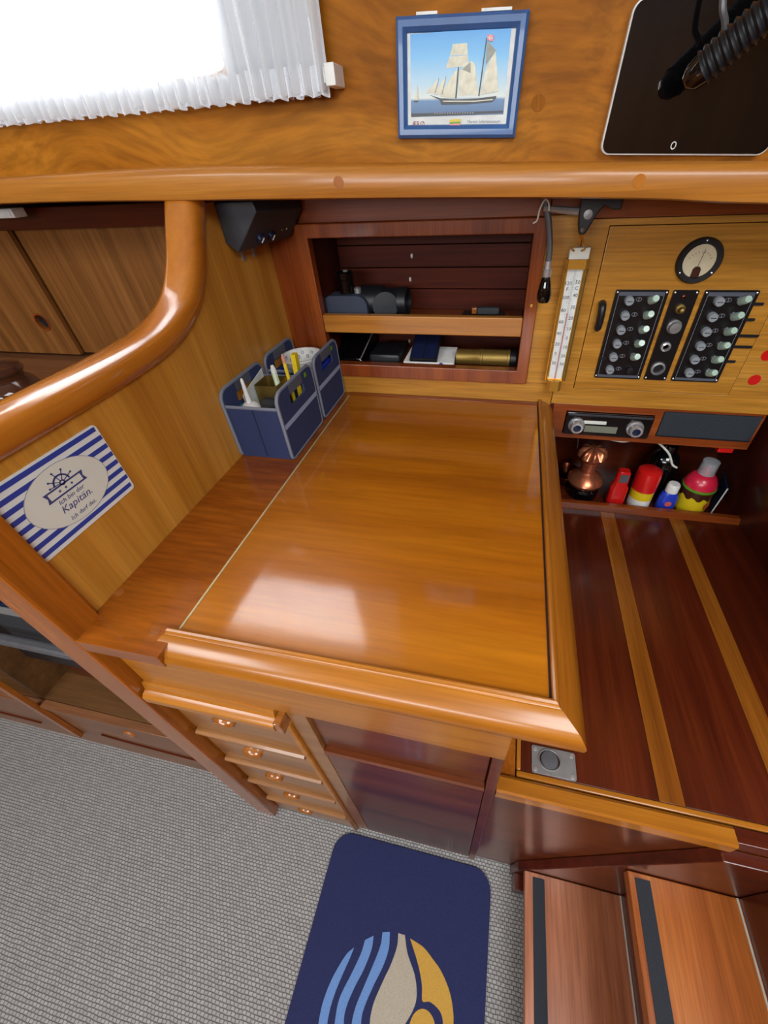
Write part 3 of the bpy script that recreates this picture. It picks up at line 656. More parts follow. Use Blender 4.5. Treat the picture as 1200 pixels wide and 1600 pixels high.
bw = thing('bowl', (-.432, .779, ZI), 'white bowl with dark scroll pattern in the rear fabric box', 'bowl')
bo = MB().lathe([(.0001, .0), (.028, .0), (.034, .012), (.041, .052), (.044, .056), (.044, .060), (.0405, .060), (.036, .040), (.028, .02), (.0001, .016)], (-.430, .779, .953), 28).build('body', M_WHITE, bw)
for k in range(22):
    a = 2*PI*k/22; rr = .0385 if k % 2 else .036; z = .953+(.051 if k % 2 else .043)
    MB().tube([(-.430+(rr-.0006)*math.cos(a+.07*math.cos(q)), .779+(rr-.0006)*math.sin(a+.07*math.cos(q)), z+.0035*math.sin(q)) for q in [2*PI*j/8 for j in range(8)]], .0006, 4, closed=True).build('scroll', M_SIGNI, bo)
bb = MB().plate(rrect(-.4765, -.3835, .732, .8265, .01), [rrect(-.4742, -.3858, .7343, .8242, .009)], 'XY', ZI, .990).box(-.47, -.39, .736, .823, ZI, ZI+.003).build('blue_box', M_BLUE)
tag(bb, 'bright blue plastic tub under the patterned bowl', 'tub')

# ================================================================== SHELF CONTENTS
bn = thing('binoculars', (-.32, .92, 1.0475), 'black rubber-armoured binoculars lying on the upper wall shelf', 'binoculars')
MB().plate(rrect(-.409, -.306, 1.0485, 1.103, .022, 5), [], 'XZ', .884, .925).build('near_barrel', M_RUBBER, bn, .006)
MB().lathe([(.0001, 0), (.030, 0), (.033, .004), (.033, .055), (.028, .060), (.028, .088), (.030, .090), (.030, .108), (.027, .110), (.027, .104), (.0001, .102)], (-.333, .928, 1.082), 22, (1, 0, 0)).build('far_barrel', M_BLACK, bn)
MB().lathe([(.0001, 0), (.026, 0), (.028, .002), (.028, .005), (.0001, .006)], (-.268, .897, 1.082), 20, (.35, -1, 0)).build('end_disc', M_SPK, bn)
MB().lathe([(.0001, 0), (.017, 0), (.017, .028), (.019, .030), (.019, .042), (.016, .043), (.015, .039), (.0001, .038)], (-.357, .912, 1.102), 18).build('eyepiece', M_BLACKG, bn)
MB().lathe([(.0001, 0), (.008, 0), (.008, .010), (.0001, .013)], (-.331, .908, 1.104), 12).build('focus_knob', M_STEEL, bn)
MB().box(-.418, -.408, .888, .915, 1.06, 1.075).build('strap_lug', M_BLACK, bn)
text('lettering', '7x50', M_LINE, bn, (-.276, .8915, 1.089), .010, (PI/2, 0, .33))
kn = thing('pen_knife', (-.055, .90, 1.0475), 'small grey pocket knife on the upper wall shelf', 'knife')
B('handle', -.068, -.022, .893, .907, 1.066, 1.080, M_GREYB, kn, .003); B('bolster', -.079, -.0685, .894, .906, 1.067, 1.079, M_KNOB, kn, .002)
B('case', -.10, -.01, .888, .93, 1.0476, 1.0655, M_BLACK, kn, .003)
bk = thing('dark_case', (-.36, .92, .957), 'dark flat case leaning in the lower wall shelf beside the fabric box', 'case')
MB().hull8([(-.397, .87, .9575), (-.322, .87, .9575), (-.397, .985, .9575), (-.322, .985, .9575), (-.397, .87, .966), (-.335, .87, .972), (-.397, .985, 1.018), (-.322, .985, 1.018)]).build('body', M_BLACKG, bk, .002)
MB().tube([(-.331, .869, .972), (-.318, .986, 1.02)], .0015, 6).build('edge_strip', M_LINE, bk)
f2 = B('flat_pouch', -.312, -.238, .872, .96, .9575, .982, M_BLACK, None, .006); tag(f2, 'flat black pouch lying in the lower wall shelf', 'pouch')
wbx = MB().hull8([(-.229, .872, .9578), (-.112, .872, .9578), (-.229, .94, .9578), (-.112, .94, .9578), (-.229, .872, .968), (-.112, .872, .968), (-.222, .94, .980), (-.112, .94, .980)]).build('white_card_box', M_WHITE, None, .001)
tag(wbx, 'flat white box under the dark power bank in the lower shelf', 'box'); WLOC[wbx.name] = Vector(wbx.location)
MB().lathe([(.0001, 0), (.005, 0), (.005, .0008), (.0001, .001)], (-.141, .8705, .964), 12, (0, -1, .0)).build('logo', M_SIGNI, wbx)
pb = thing('power_bank', (-.178, .90, .968), 'dark navy solar power bank propped on the white box in the lower shelf', 'power bank')
PM = Matrix.Translation((-.182, .909, .9895)) @ Matrix.Rotation(math.radians(24), 4, 'X')
MB().box(-.032, .032, -.043, .043, -.0045, .0045).xf(PM).build('case', M_BLACK, pb, .002)
MB().box(-.028, -.001, -.039, .039, .0046, .0052).xf(PM).build('solar_cell', M_PHONE, pb); MB().box(.001, .028, -.039, .039, .0046, .0052).xf(PM).build('solar_cell', M_PHONE, pb)
tl = thing('telescope', (-.05, .893, .9575), 'brass telescope lying in the lower wall shelf', 'telescope')
MB().lathe([(.0001, 0), (.0165, 0), (.0165, .048), (.0172, .049), (.0172, .053), (.0182, .054), (.0182, .058), (.0172, .059), (.0172, .112), (.0182, .113), (.0182, .118), (.0001, .119)], (-.108, .893, .9762), 20, (1, 0, 0)).build('tube', M_BRASSD, tl)
MB().lathe([(.0001, 0), (.0165, 0), (.0165, .012), (.0001, .013)], (.0112, .893, .9762), 18, (1, 0, 0)).build('end_cap', M_BLACK, tl)

# ================================================================== CORNER SPEAKER
cs_ = thing('corner_speaker', (-.45, .78, 1.21), 'black angular speaker box mounted in the corner under the beam', 'speaker')
MB().rings([[(x, .712, z) for x, z in ((-.4865, 1.284), (-.418, 1.284), (-.414, 1.270), (-.468, 1.213), (-.4865, 1.228))],
            [(x, .846, z) for x, z in ((-.4865, 1.284), (-.400, 1.284), (-.397, 1.262), (-.432, 1.218), (-.4865, 1.228))]]).build('housing', M_SPK, cs_, .002)
NS = Vector((.72, -.17, -.67))
for yy in (.752, .780):
    t_ = (yy-.712)/.134; p_ = Vector((-.468+.036*t_, yy, 1.213+.005*t_)).lerp(Vector((-.414+.017*t_, yy, 1.270-.008*t_)), .30)
    MB().lathe([(.0001, 0), (.009, 0), (.008, .006), (.0001, .007)], p_, 14, NS).build('knob', M_PHONE, cs_)
    MB().tube([p_+NS*.0075+Vector((-.003, 0, -.003)), p_+NS*.0075+Vector((.003, 0, .004))], .001, 6).build('knob_mark', M_PAPER, cs_)
for yy in (.806, .820):
    t_ = (yy-.712)/.134; p_ = Vector((-.468+.036*t_, yy, 1.213+.005*t_)).lerp(Vector((-.414+.017*t_, yy, 1.270-.008*t_)), .38)
    MB().lathe([(.0001, 0), (.0032, 0), (.0001, .002)], p_, 8, NS).build('indicator', M_PAPER, cs_)
for yy in (.752, .79):
    B('bracket', -.4868, -.484, yy-.004, yy+.004, 1.195, 1.226, M_STEEL, cs_, 0)

# ================================================================== HANGING GEAR RIGHT OF THE SHELF
gl = thing('gooseneck_lamp', (.05, .81, 1.12), 'grey flexible gooseneck lamp with black teardrop head hanging by the shelf', 'lamp')
MB().tube(bez([(.030, .80, 1.2845), (.036, .80, 1.264), (.046, .80, 1.238), (.0535, .80, 1.205), (.0555, .80, 1.182)], 6), .0052, 10).build('gooseneck', M_GREYM, gl)
MB().lathe([(.0001, 0), (.0055, 0), (.0062, .012), (.0072, .013), (.0072, .024), (.0001, .0245)], (.0555, .80, 1.1815), 14, (.04, 0, -1)).build('collar', M_CHROME, gl)
MB().lathe([(.0001, 0), (.0068, 0), (.0095, .010), (.0122, .026), (.0122, .034), (.0098, .040), (.0001, .0405)], (.0558, .80, 1.1568), 16, (.03, 0, -1)).build('head', M_BLACKG, gl)
hk = MB().tube(bez([(.022, .79, 1.236), (.028, .79, 1.240), (.030, .79, 1.254), (.036, .79, 1.266), (.042, .79, 1.262), (.0445, .79, 1.252)], 5), .0013, 6).build('cord_loop', M_CREAMP)
tag(hk, 'pale frayed cord looped around the gooseneck lamp mount', 'cord')
cp = thing('lamp_bracket', (.11, .81, 1.22), 'black hinged bracket under the beam carrying the brass thermometer', 'bracket')
MB().plate([(.090, 1.284), (.152, 1.284), (.150, 1.250), (.140, 1.250), (.125, 1.256), (.117, 1.246), (.108, 1.226), (.104, 1.219), (.096, 1.219), (.092, 1.232), (.090, 1.25)], [], 'XZ', .790, .806).build('arm', M_BLACK, cp, .002)
MB().lathe([(.0001, 0), (.007, 0), (.0065, .0015), (.0001, .002)], (.1035, .790, 1.2455), 16, (0, -1, 0)).build('pivot', M_STEEL, cp)
MB().lathe([(.0001, 0), (.003, 0), (.0001, .002)], (.0995, .790, 1.2255), 10, (0, -1, 0)).build('rivet', M_STEEL, cp)
MB().tube([(.036, .798, 1.2545), (.064, .798, 1.2515), (.0895, .798, 1.249)], [.004, .0052, .0058], 8).build('rod', M_STEEL, cp)
MB().tube(bez([(.098, .795, 1.2205), (.100, .806, 1.205), (.091, .815, 1.197), (.096, .82, 1.192)], 5), .0016, 6).build('hook', M_BRASS, cp)
MB().tube(bez([(.100, .795, 1.2205), (.107, .806, 1.205), (.112, .815, 1.196), (.108, .82, 1.192)], 5), .0016, 6).build('hook', M_BRASS, cp)

th = thing('thermometer', (.107, .85, .937), 'brass-framed thermometer with white scale hanging on the wall panel', 'thermometer')
B('back_plate', .0885, .1245, .838, .8425, .955, 1.178, M_BRASS, th, .001)
B('scale', .0935, .1195, .8365, .8378, .958, 1.162, M_PAPER, th, 0)
MB().tube([(.0885, .836, .955), (.0885, .836, 1.165)], .0028, 8).build('side_rod', M_BRASS, th); MB().tube([(.1248, .836, .955), (.1248, .836, 1.165)], .0028, 8).build('side_rod', M_BRASSD, th)
MB().rings([[(x, y, z) for x, y in ((.0865, .842), (.0865, .831), (.092, .826), (.121, .826), (.1265, .831), (.1265, .842))] for z in (1.163, 1.178)]).build('top_clamp', M_BRASS, th)
B('head_block', .0900, .1230, .824, .842, 1.1785, 1.196, M_CREAMP, th, .001)
MB().rings([[(x, y, z) for x, y in ((.0925, .842), (.0925, .830), (.098, .826), (.115, .826), (.1205, .830), (.1205, .842))] for z in (.9335, .956)]).build('bottom_cup', M_BRASS, th)
MB().tube([(.1065, .8350, .958), (.1065, .8350, 1.160)], .0016, 8).build('glass_tube', M_TUBE, th)
MB().tube([(.1065, .8352, .958), (.1065, .8352, 1.088)], .0009, 6).build('red_column', M_RED1, th)
def tz(py): return 1.162 - (py-290)/(1330-290)*(1.162-.958)
for py, s in ((410, '120'), (530, '100'), (645, '80'), (750, '60'), (860, '40'), (965, '20'), (1060, '0'), (1160, '20'), (460, 'F')):
    text('numeral', s, M_BLACK, th, (.0985, .8363, tz(py)), .0086, (PI/2, 0, 0))
for py, s in ((400, '50'), (510, '40'), (615, '30'), (715, '20'), (815, '10'), (905, '0'), (995, '10'), (1085, '20'), (1170, '30'), (450, 'C')):
    text('numeral', s, M_BLACK, th, (.1145, .8363, tz(py)), .0086, (PI/2, 0, 0))
tk = MB()
for k in range(41):
    z = tz(380+k*20); w = .0035 if k % 5 == 0 else .002
    tk.box(.1040-w, .1040, .8362, .8364, z-.0001, z+.0001); tk.box(.1090, .1090+w, .8362, .8364, z-.0001, z+.0001)
o = tk.build('scale_ticks', M_BLACK, th); o['kind'] = 'stuff'

# ================================================================== SWITCH PANEL
sp = thing('switch_panel', (.30, YW, .93), 'golden wooden panel door holding the fuse boards and round meter', 'switch panel')
B('door', .1512, .4473, YW-.003, YW+.012, .9322, 1.2218, M_WALL, sp, .0008)
YF = YW-.003
def board(x0, x1):
    b = MB().plate(rrect(x0, x1, .959, 1.1255, .002, 2), [], 'XZ', YF-.004, YF-.0002).build('fuse_board', M_FUSEB, sp)
    for x in (x0+.003, x1-.003):
        for z in (.963, 1.1215): MB().lathe([(.0001, 0), (.0018, 0), (.0001, .001)], (x, YF-.004, z), 8, (0, -1, 0)).build('screw', M_CHROME, b)
    return b
def fuse_rows(b, xf_, xi, xs, x0, x1, on):
    for x in (x0+.006, x1-.006): B('board_line', x-.0004, x+.0004, YF-.0044, YF-.0041, .965, 1.119, M_LINE, b, 0)
    B('board_band', x0+.006, x1-.006, YF-.0044, YF-.0041, 1.116, 1.1225, M_PATCH, b, 0)
    B('board_band', x0+.006, x1-.006, YF-.0044, YF-.0041, .9615, .9665, M_PATCH, b, 0)
    for i in range(6):
        z = 1.109-.026*i
        f = MB().lathe([(.0001, 0), (.0078, 0), (.0078, .010), (.0068, .0115), (.0001, .012)], (xf_, YF-.0042, z), 14, (0, -1, 0)).build('fuse_cap', M_FUSE, b)
        B('slot', xf_-.0045, xf_+.0045, YF-.0166, YF-.0162, z-.0005, z+.0005, M_BLACK, f, 0)
        MB().plate(ell(xi, z+.001, .0052, .0036, 14), [ell(xi, z+.001, .0044, .0028, 14)], 'XZ', YF-.0046, YF-.0042).build('symbol', M_LINE, b)
        B('symbol_bar', xi-.0006, xi+.0006, YF-.0046, YF-.0042, z-.0015, z+.0035, M_LINE, b, 0)
        if i in on:
            s = MB().lathe([(.0001, 0), (.0068, 0), (.0068, .004), (.0001, .0045)], (xs, YF-.0042, z), 14, (0, -1, 0)).build('switch', M_CHROME, b)
            MB().tube([(xs, YF-.008, z), (xs+.001, YF-.018, z+.005), (xs+.0015, YF-.024, z+.008)], [.0065, .0072, .0055], 10).build('toggle', M_SWITCH, s)
        else:
            MB().lathe([(.0001, 0), (.0075, 0), (.0065, .008), (.0001, .009)], (xs, YF-.0042, z), 14, (0, -1, 0)).build('switch', M_BLACK, b)
b1 = board(.1855, .2735); fuse_rows(b1, .2105, .2275, .2485, .1855, .2735, (0, 1, 2, 3, 4))
b3 = board(.3315, .4155); fuse_rows(b3, .3565, .3725, .3925, .3315, .4155, (0, 1, 2, 3, 4, 5))
b2 = board(.2810, .3220)
MB().lathe([(.0001, 0), (.003, 0), (.003, .003), (.0001, .004)], (.2995, YF-.0042, 1.1150), 10, (0, -1, 0)).build('indicator', M_COPPERD, b2)
MB().lathe([(.0001, 0), (.0085, 0), (.008, .005), (.005, .007), (.004, .016), (.0001, .018)], (.3005, YF-.0042, 1.0950), 14, (0, -1, 0)).build('toggle_switch', M_BRASSD, b2)
MB().lathe([(.0001, 0), (.0125, 0), (.0125, .004), (.010, .006), (.0095, .012), (.0001, .013)], (.3010, YF-.0042, 1.0640), 18, (0, -1, 0)).build('socket', M_STEEL, b2)
MB().lathe([(.0045, .0), (.0095, 0), (.0085, .004), (.0055, .005), (.0045, .0)], (.2995, YF-.0042, 1.0265), 16, (0, -1, 0)).build('ring_nut', M_CHROME, b2)
MB().lathe([(.0085, .0), (.0135, 0), (.0128, .004), (.0095, .005), (.0085, .0)], (.2995, YF-.0042, .9835), 20, (0, -1, 0)).build('socket_ring', M_STEEL, b2)
MB().lathe([(.0001, 0), (.0082, 0), (.0001, .001)], (.2995, YF-.0042, .9835), 16, (0, -1, 0)).build('socket_core', M_BLACK, b2)
for xs, zs, w in ((.4205, 1.104, .018), (.4195, 1.078, .016), (.4295, 1.050, .034), (.4285, 1.030, .032), (.4205, 1.002, .017), (.192, 1.000, .014)):
    B('label_tape', xs-w/2, xs+w/2, YF-.0050, YF-.0046, zs-.0025, zs+.0025, M_BLACK, sp, 0)
mtr = MB().lathe([(.0001, 0), (.0345, 0), (.0345, .006), (.0325, .009), (.0255, .0085), (.0245, .005), (.0001, .005)], (.3035, YF-.0002, 1.1705), 36, (0, -1, 0)).build('meter', M_BLACK, sp)
MB().lathe([(.0001, 0), (.0245, 0), (.0001, .0003)], (.3035, YF-.0054, 1.1705), 32, (0, -1, 0)).build('dial', M_FACE, mtr)
MB().rings([[(x, y, z) for x, z in ((.2975, 1.1465), (.3095, 1.1465), (.3095, 1.1585), (.3065, 1.1625), (.3005, 1.1625), (.2975, 1.1585))] for y in (YF-.009, YF-.0058)]).build('pointer_cover', M_BROWN, mtr)
MB().tube([(.3035, YF-.0064, 1.160), (.3065, YF-.0064, 1.188)], .0004, 4).build('needle', M_BLACK, mtr)
for k in range(9):
    a = math.radians(35+k*13.75)
    MB().tube([(.3035+.0185*math.cos(a), YF-.0058, 1.163+.0195*math.sin(a)), (.3035+.0215*math.cos(a), YF-.0058, 1.163+.0225*math.sin(a))], .0003, 4).build('dial_mark', M_BLACK, mtr)
for a in (90, 215, 325):
    MB().lathe([(.0001, 0), (.002, 0), (.0001, .001)], (.3035+.030*math.cos(math.radians(a)), YF-.0088, 1.1705+.030*math.sin(math.radians(a))), 8, (0, -1, 0)).build('screw', M_CHROME, mtr)
MB().tube(bez([(.1665, YF-.004, 1.103), (.1665, YF-.015, 1.098), (.1675, YF-.016, 1.075), (.1685, YF-.006, 1.056)], 5), [.0068]*15+[.005], 10).build('turn_handle', M_BLACK, sp)
for k, (x, z) in enumerate(((.479, .9655), (.4795, 1.014))):
    o = MB().lathe([(.0001, 0), (.0105, 0), (.0105, .0004), (.0001, .0005)], (x, YW-.0022, z), 22, (0, -1, 0)).build('round_sticker', M_RED1)
    tag(o, ('lower round red sticker on the wall panel right of the fuse boards', 'upper round red sticker on the wall panel, cut by the picture edge')[k], 'sticker')

# ================================================================== RADIO AND GRILLE
rd = thing('car_radio', (.24, YW, .819), 'black car radio with two chrome knobs under the switch panel', 'radio')
MB().plate(rrect(.149, .330, .820, .875, .003, 2), [], 'XZ', YW-.006, YW+.02).build('face', M_BLACKG, rd, .001)
B('top_trim', .152, .327, YW-.009, YW-.0062, .869, .874, M_SPK, rd, .001)
B('display', .193, .262, YW-.0072, YW-.0062, .829, .845, plain('lcd_grey_green', (124, 126, 110), .3, noise=0), rd, 0)
B('slot_bar', .188, .236, YW-.0085, YW-.0062, .850, .858, M_CREAMP, rd, .001)
for x, zc in ((.174, .845), (.2975, .845)):
    k = MB().lathe([(.0001, 0), (.0185, 0), (.0175, .004), (.0145, .005), (.0140, .016), (.0125, .018), (.0001, .017)], (x, YW-.0062, zc), 24, (0, -1, 0)).build('knob', M_CHROME, rd)
    MB().lathe([(.0001, 0), (.009, 0), (.0001, .0012)], (x, YW-.0238, zc), 16, (0, -1, 0)).build('knob_cap', M_NAVYG, k)
gr = thing('speaker_grille', (.44, YW, .826), 'dark grey cloth speaker grille to the right of the car radio', 'speaker')
B('cloth', .347, .531, YW-.002, YW+.012, .827, .886, plain('speaker_cloth', (46, 52, 60), .9, nscale=1200, noise=.25, bump=.5), gr, .002)
B('edge_bead', .347, .531, YW-.0035, YW-.0021, .8275, .8295, M_BLACK, gr, 0)

# ================================================================== NICHE CONTENTS
ZN = .5952
lp = thing('copper_burner', (.245, .92, ZN), 'copper spirit lamp with fluted top in the niche', 'lamp')
MB().lathe([(.0001, 0), (.040, 0), (.040, .022), (.034, .028), (.0001, .029)], (.245, .92, ZN), 24).build('base', M_BLACKG, lp)
MB().lathe([(.0001, 0), (.030, 0), (.042, .008), (.046, .018), (.040, .030), (.024, .040), (.018, .046), (.0001, .047)], (.245, .92, ZN+.0292), 26).build('reservoir', M_COPPER, lp)
MB().lathe([(.0001, 0), (.019, 0), (.021, .020), (.024, .034), (.0001, .035)], (.245, .92, ZN+.0765), 22).build('chimney', M_COPPER, lp)
n = 24; rg = []
for r_, z_, amp in ((.022, 0, 0), (.033, .008, .0), (.036, .013, .0015), (.028, .026, .008), (.018, .036, .009), (.004, .037, .001)):
    rg.append([(.245+(r_+amp*math.cos(8*a))*math.cos(a), .92+(r_+amp*math.cos(8*a))*math.sin(a), ZN+.1117+z_) for a in [2*PI*j/48 for j in range(48)]])
MB().rings(rg).build('fluted_cap', M_COPPER, lp, ang=60)
gls = MB().lathe([(.0001, 0), (.028, 0), (.040, .03), (.040, .034), (.026, .004), (.0001, .003)], (.203, .968, .66), 20).build('copper_bowl', M_COPPERD)
gls.location.z = ZN
tag(gls, 'dark copper bowl behind the copper spirit lamp in the niche', 'bowl')
r1 = thing('red_bottle', (.322, .885, ZN), 'small red lighter-gas bottle with grey cap label in the niche', 'bottle')
MB().rings([[(.322+(u), .885+v, ZN+z) for u, v in rrect(-a, a, -b, b, min(a, b)*.6, 3)] for a, b, z in ((.020, .014, 0), (.0215, .015, .006), (.021, .015, .060), (.016, .012, .070), (.015, .012, .105), (.012, .010, .110))]).build('body', M_RED1, r1)
MB().hull8([(.313, .872, ZN+.080), (.333, .872, ZN+.080), (.313, .8735, ZN+.080), (.333, .8735, ZN+.080), (.313, .872, ZN+.104), (.333, .872, ZN+.104), (.313, .8735, ZN+.104), (.333, .8735, ZN+.104)]).build('grey_label', M_GREYM, r1)
c1 = thing('spray_can', (.383, .893, ZN), 'white and yellow tin with tall red cap in the niche', 'tin')
MB().lathe([(.0001, 0), (.027, 0), (.0275, .003), (.0275, .030)], (.383, .893, ZN), 24).build('body', M_WHITE, c1)
MB().lathe([(.0001, 0), (.0277, .0), (.0277, .026), (.0001, .0262)], (.383, .893, ZN+.0301), 24).build('yellow_band', M_YEL, c1)
MB().lathe([(.0001, 0), (.0290, 0), (.0290, .040), (.0270, .054), (.020, .059), (.0001, .060)], (.383, .893, ZN+.0564), 24).build('cap', M_RED1, c1)
b4 = thing('blue_bottle', (.445, .885, ZN), 'blue squeeze bottle with white cap and red mark in the niche', 'bottle')
MB().rings([[(.445+u, .885+v, ZN+z) for u, v in rrect(-a, a, -b, b, b*.9, 4)] for a, b, z in ((.020, .013, 0), (.022, .0145, .005), (.022, .0145, .040), (.017, .013, .054), (.012, .011, .058))]).build('body', M_BLUE, b4)
MB().lathe([(.0001, 0), (.0145, 0), (.0145, .020), (.012, .024), (.0001, .0245)], (.445, .885, ZN+.0582), 18).build('cap', M_WHITE, b4)
MB().lathe([(.0001, 0), (.008, 0), (.0001, .0004)], (.445, .8703, ZN+.026), 12, (0, -1, 0)).build('mark', plain('mark_salmon', (206, 92, 84), .4, noise=0), b4)
b5 = thing('chocolate_sauce_bottle', (.508, .90, ZN), 'yellow bottle with raspberry dome lid and clear cap in the niche', 'bottle')
MB().lathe([(.0001, 0), (.034, 0), (.036, .004), (.036, .052), (.0001, .0525)], (.508, .90, ZN), 26).build('label_sleeve', M_YEL, b5)
rg = [[(.508+.0364*math.cos(a), .90+.0364*math.sin(a), ZN+z+(dz*(1 if j % 4 < 2 else 0))) for j, a in enumerate([2*PI*j/36 for j in range(36)])] for z, dz in ((.046, .010), (.070, 0))]
MB().rings(rg).build('brown_drips', M_BROWN, b5)
MB().lathe([(.0001, 0), (.0375, 0), (.0385, .003), (.0375, .007), (.0001, .0072)], (.508, .90, ZN+.0703), 26).build('green_ring', M_GREEN, b5)
MB().lathe([(.0001, 0), (.0365, 0), (.0345, .012), (.027, .026), (.018, .033), (.0001, .034)], (.508, .90, ZN+.0777), 26).build('dome_lid', M_RED2, b5)
MB().lathe([(.0001, 0), (.012, 0), (.010, .010), (.004, .020), (.0001, .022)], (.508, .90, ZN+.1119), 16).build('nozzle', M_RED2, b5)
MB().lathe([(.0185, 0), (.018, .034), (.0001, .036), (.0001, .0345), (.0165, .033), (.0170, 0)], (.508, .90, ZN+.1119), 20).build('clear_cap', M_CLEAR, b5)
MB().lathe([(.0001, 0), (.012, 0), (.0001, .0005)], (.5315, .8715, ZN+.030), 12, (.65, -.76, 0)).build('mark', plain('mark_orange', (200, 90, 36), .4, noise=0), b5)
k5 = thing('black_bottle', (.435, .965, ZN), 'glossy black round bottle at the back of the niche', 'bottle')
MB().lathe([(.0001, 0), (.034, 0), (.036, .005), (.036, .10), (.028, .118), (.018, .126), (.0001, .127)], (.435, .965, ZN), 24).build('body', M_BLACKG, k5)
MB().lathe([(.0001, 0), (.019, 0), (.019, .020), (.017, .022), (.0001, .0225)], (.435, .965, ZN+.1272), 20).build('cap', M_BLACKG, k5)
pk = MB().hull8([(.553, .880, ZN), (.557, .880, ZN), (.575, .95, ZN), (.579, .95, ZN), (.558, .880, ZN+.085), (.562, .880, ZN+.085), (.572, .95, ZN+.085), (.576, .95, ZN+.085)]).build('sachet', M_NAVYG)
tag(pk, 'dark blue sachet with pale edge leaning at the end of the niche', 'sachet'); WLOC[pk.name] = Vector(pk.location)
MB().tube([(.5545, .8785, ZN), (.5595, .8785, ZN+.085)], .0016, 6).build('pale_edge', M_PAPER, pk)
tg = B('red_tag', .487, .517, .862, .880, .790, .8055, M_RED1, None, .002); tag(tg, 'small red tag under the speaker grille', 'tag')
for nm, pts_, lab in (('white_cable', [(.345, .875, .806), (.372, .885, .790), (.405, .89, .760), (.425, .895, .727), (.44, .90, .715)], 'thick white cable dropping into the niche behind the bottles'),
                  ('white_cable', [(.246, .873, .801), (.265, .873, .798), (.290, .873, .795), (.312, .873, .801), (.318, .873, .8058)], 'short white cable looping under the car radio'),
                  ('thin_wire', [(.190, .875, .8058), (.192, .878, .790), (.196, .885, .770), (.20, .90, .75)], 'thin grey wire hanging at the end of the niche above the copper lamp')):
    o = MB().tube(bez(pts_, 6), .0026 if nm == 'white_cable' else .001, 8).build(nm, M_CREAMP if nm == 'white_cable' else M_GREYM)
    tag(o, lab, 'cable')

# ================================================================== CABIN SIDE: PICTURE, DISPLAY, CURTAIN
pf = thing('picture_frame', (-.0875, .655, 1.341), 'blue framed print of a sailing ship hanging on the cabin side', 'picture')
pf.rotation_euler = (0, math.radians(2.6), 0)
FW, FH = .1445, .0995; CX, CZ = -.0875, 1.3905
def fr_ring(o_, y): 
    w, h = FW/2-o_, FH/2-o_
    return [(CX-w, y, CZ-h), (CX+w, y, CZ-h), (CX+w, y, CZ+h), (CX-w, y, CZ+h)]
MB().rings([fr_ring(0, .664), fr_ring(0, .6565), fr_ring(.003, .6535), fr_ring(.008, .6535), fr_ring(.0115, .6565), fr_ring(.0125, .6588), fr_ring(.0125, .664)], cap=False, closed=True).build('frame', M_BLUEFR, pf, ang=25)
pr = B('print', CX-FW/2+.0124, CX+FW/2-.0124, .6585, .664, CZ-FH/2+.0124, CZ+FH/2-.0124, M_PAPER, pf, 0)
def PU(px, py):
    t = (py-100)/985; xl = 45+55*t; xr = 1120-110*t
    return (CX+((px-xl)/(xr-xl)-.5)*FW, CZ+(.5-t)*FH)
LY = [.6583]
def pic(name, pts, mat, up_=1):
    LY[0] -= .00006
    return MB().plate([PU(*p) for p in pts], [], 'XZ', LY[0]-.0001, LY[0]).build(name, mat, pr)
pic('sea_and_sky', [(168, 228), (980, 208), (925, 880), (196, 892)], M_SEA)
pic('caption_bar', [(196, 862), (926, 850), (924, 868), (196, 892)], M_HULL)
pic('sail', [(500, 400), (520, 315), (635, 312), (642, 400)], M_SAIL); pic('sail', [(468, 495), (495, 408), (645, 402), (650, 488)], M_SAIL)
pic('sail', [(575, 720), (575, 520), (670, 445), (700, 470), (715, 600), (728, 712)], M_SAIL)
pic('sail', [(600, 510), (665, 455), (668, 540)], M_SAILD)
pic('sail', [(460, 735), (515, 560), (562, 500), (552, 735)], M_SAIL)
pic('sail', [(310, 690), (415, 570), (385, 690)], M_SAIL); pic('sail', [(370, 705), (470, 560), (440, 705)], M_SAIL); pic('sail', [(425, 720), (530, 540), (490, 720)], M_SAIL)
pic('sail', [(745, 715), (790, 490), (862, 380), (888, 690)], M_SAIL); pic('sail', [(785, 480), (795, 300), (862, 375)], M_SAILD)
pic('mast', [(548, 740), (566, 490), (574, 490), (560, 740)], M_HULL); pic('mast', [(730, 725), (786, 280), (792, 280), (740, 725)], M_HULL)
pic('jib_line', [(384, 690), (414, 570), (417, 572), (390, 690)], M_SAILD); pic('jib_line', [(440, 705), (470, 560), (473, 562), (446, 705)], M_SAILD)
pic('hull', [(340, 705), (425, 735), (560, 750), (720, 745), (870, 728), (870, 745), (840, 775), (640, 790), (440, 790), (425, 750)], M_HULL)
pic('hull_stripe', [(450, 757), (700, 763), (845, 752), (845, 760), (700, 772), (452, 766)], M_SAIL)
pic('flag', [(795, 255), (845, 268), (840, 308), (795, 300)], M_RED2); pic('flag_cross', [(795, 276), (843, 286), (842, 292), (795, 283)], M_PAPER); pic('flag_cross', [(812, 260), (818, 261), (816, 304), (810, 303)], M_PAPER)
pic('distant_boat', [(215, 752), (250, 752), (246, 762), (218, 762)], M_HULL); pic('distant_sail', [(225, 750), (240, 620), (250, 750)], M_SAIL)
pic('badge', [(510, 920), (596, 915), (596, 938), (510, 942)], M_YEL); pic('badge', [(510, 942), (596, 938), (594, 955), (510, 960)], M_GREEN); pic('badge', [(510, 960), (594, 955), (594, 978), (508, 980)], M_RED1)
a = PU(255, 958); text('lettering', 'ÆRØ', M_INKR, pr, (a[0], .6580, a[1]), .0072, (PI/2, 0, 0))
a = PU(775, 940); text('lettering', 'Marstal Søfartsmuseum', M_INKG, pr, (a[0], .6580, a[1]), .0042, (PI/2, 0, 0))
for k in range(16): pic('caption_mark', [(385+k*20, 872), (397+k*20, 871), (396+k*20, 860), (386+k*20, 861)], M_INKG)
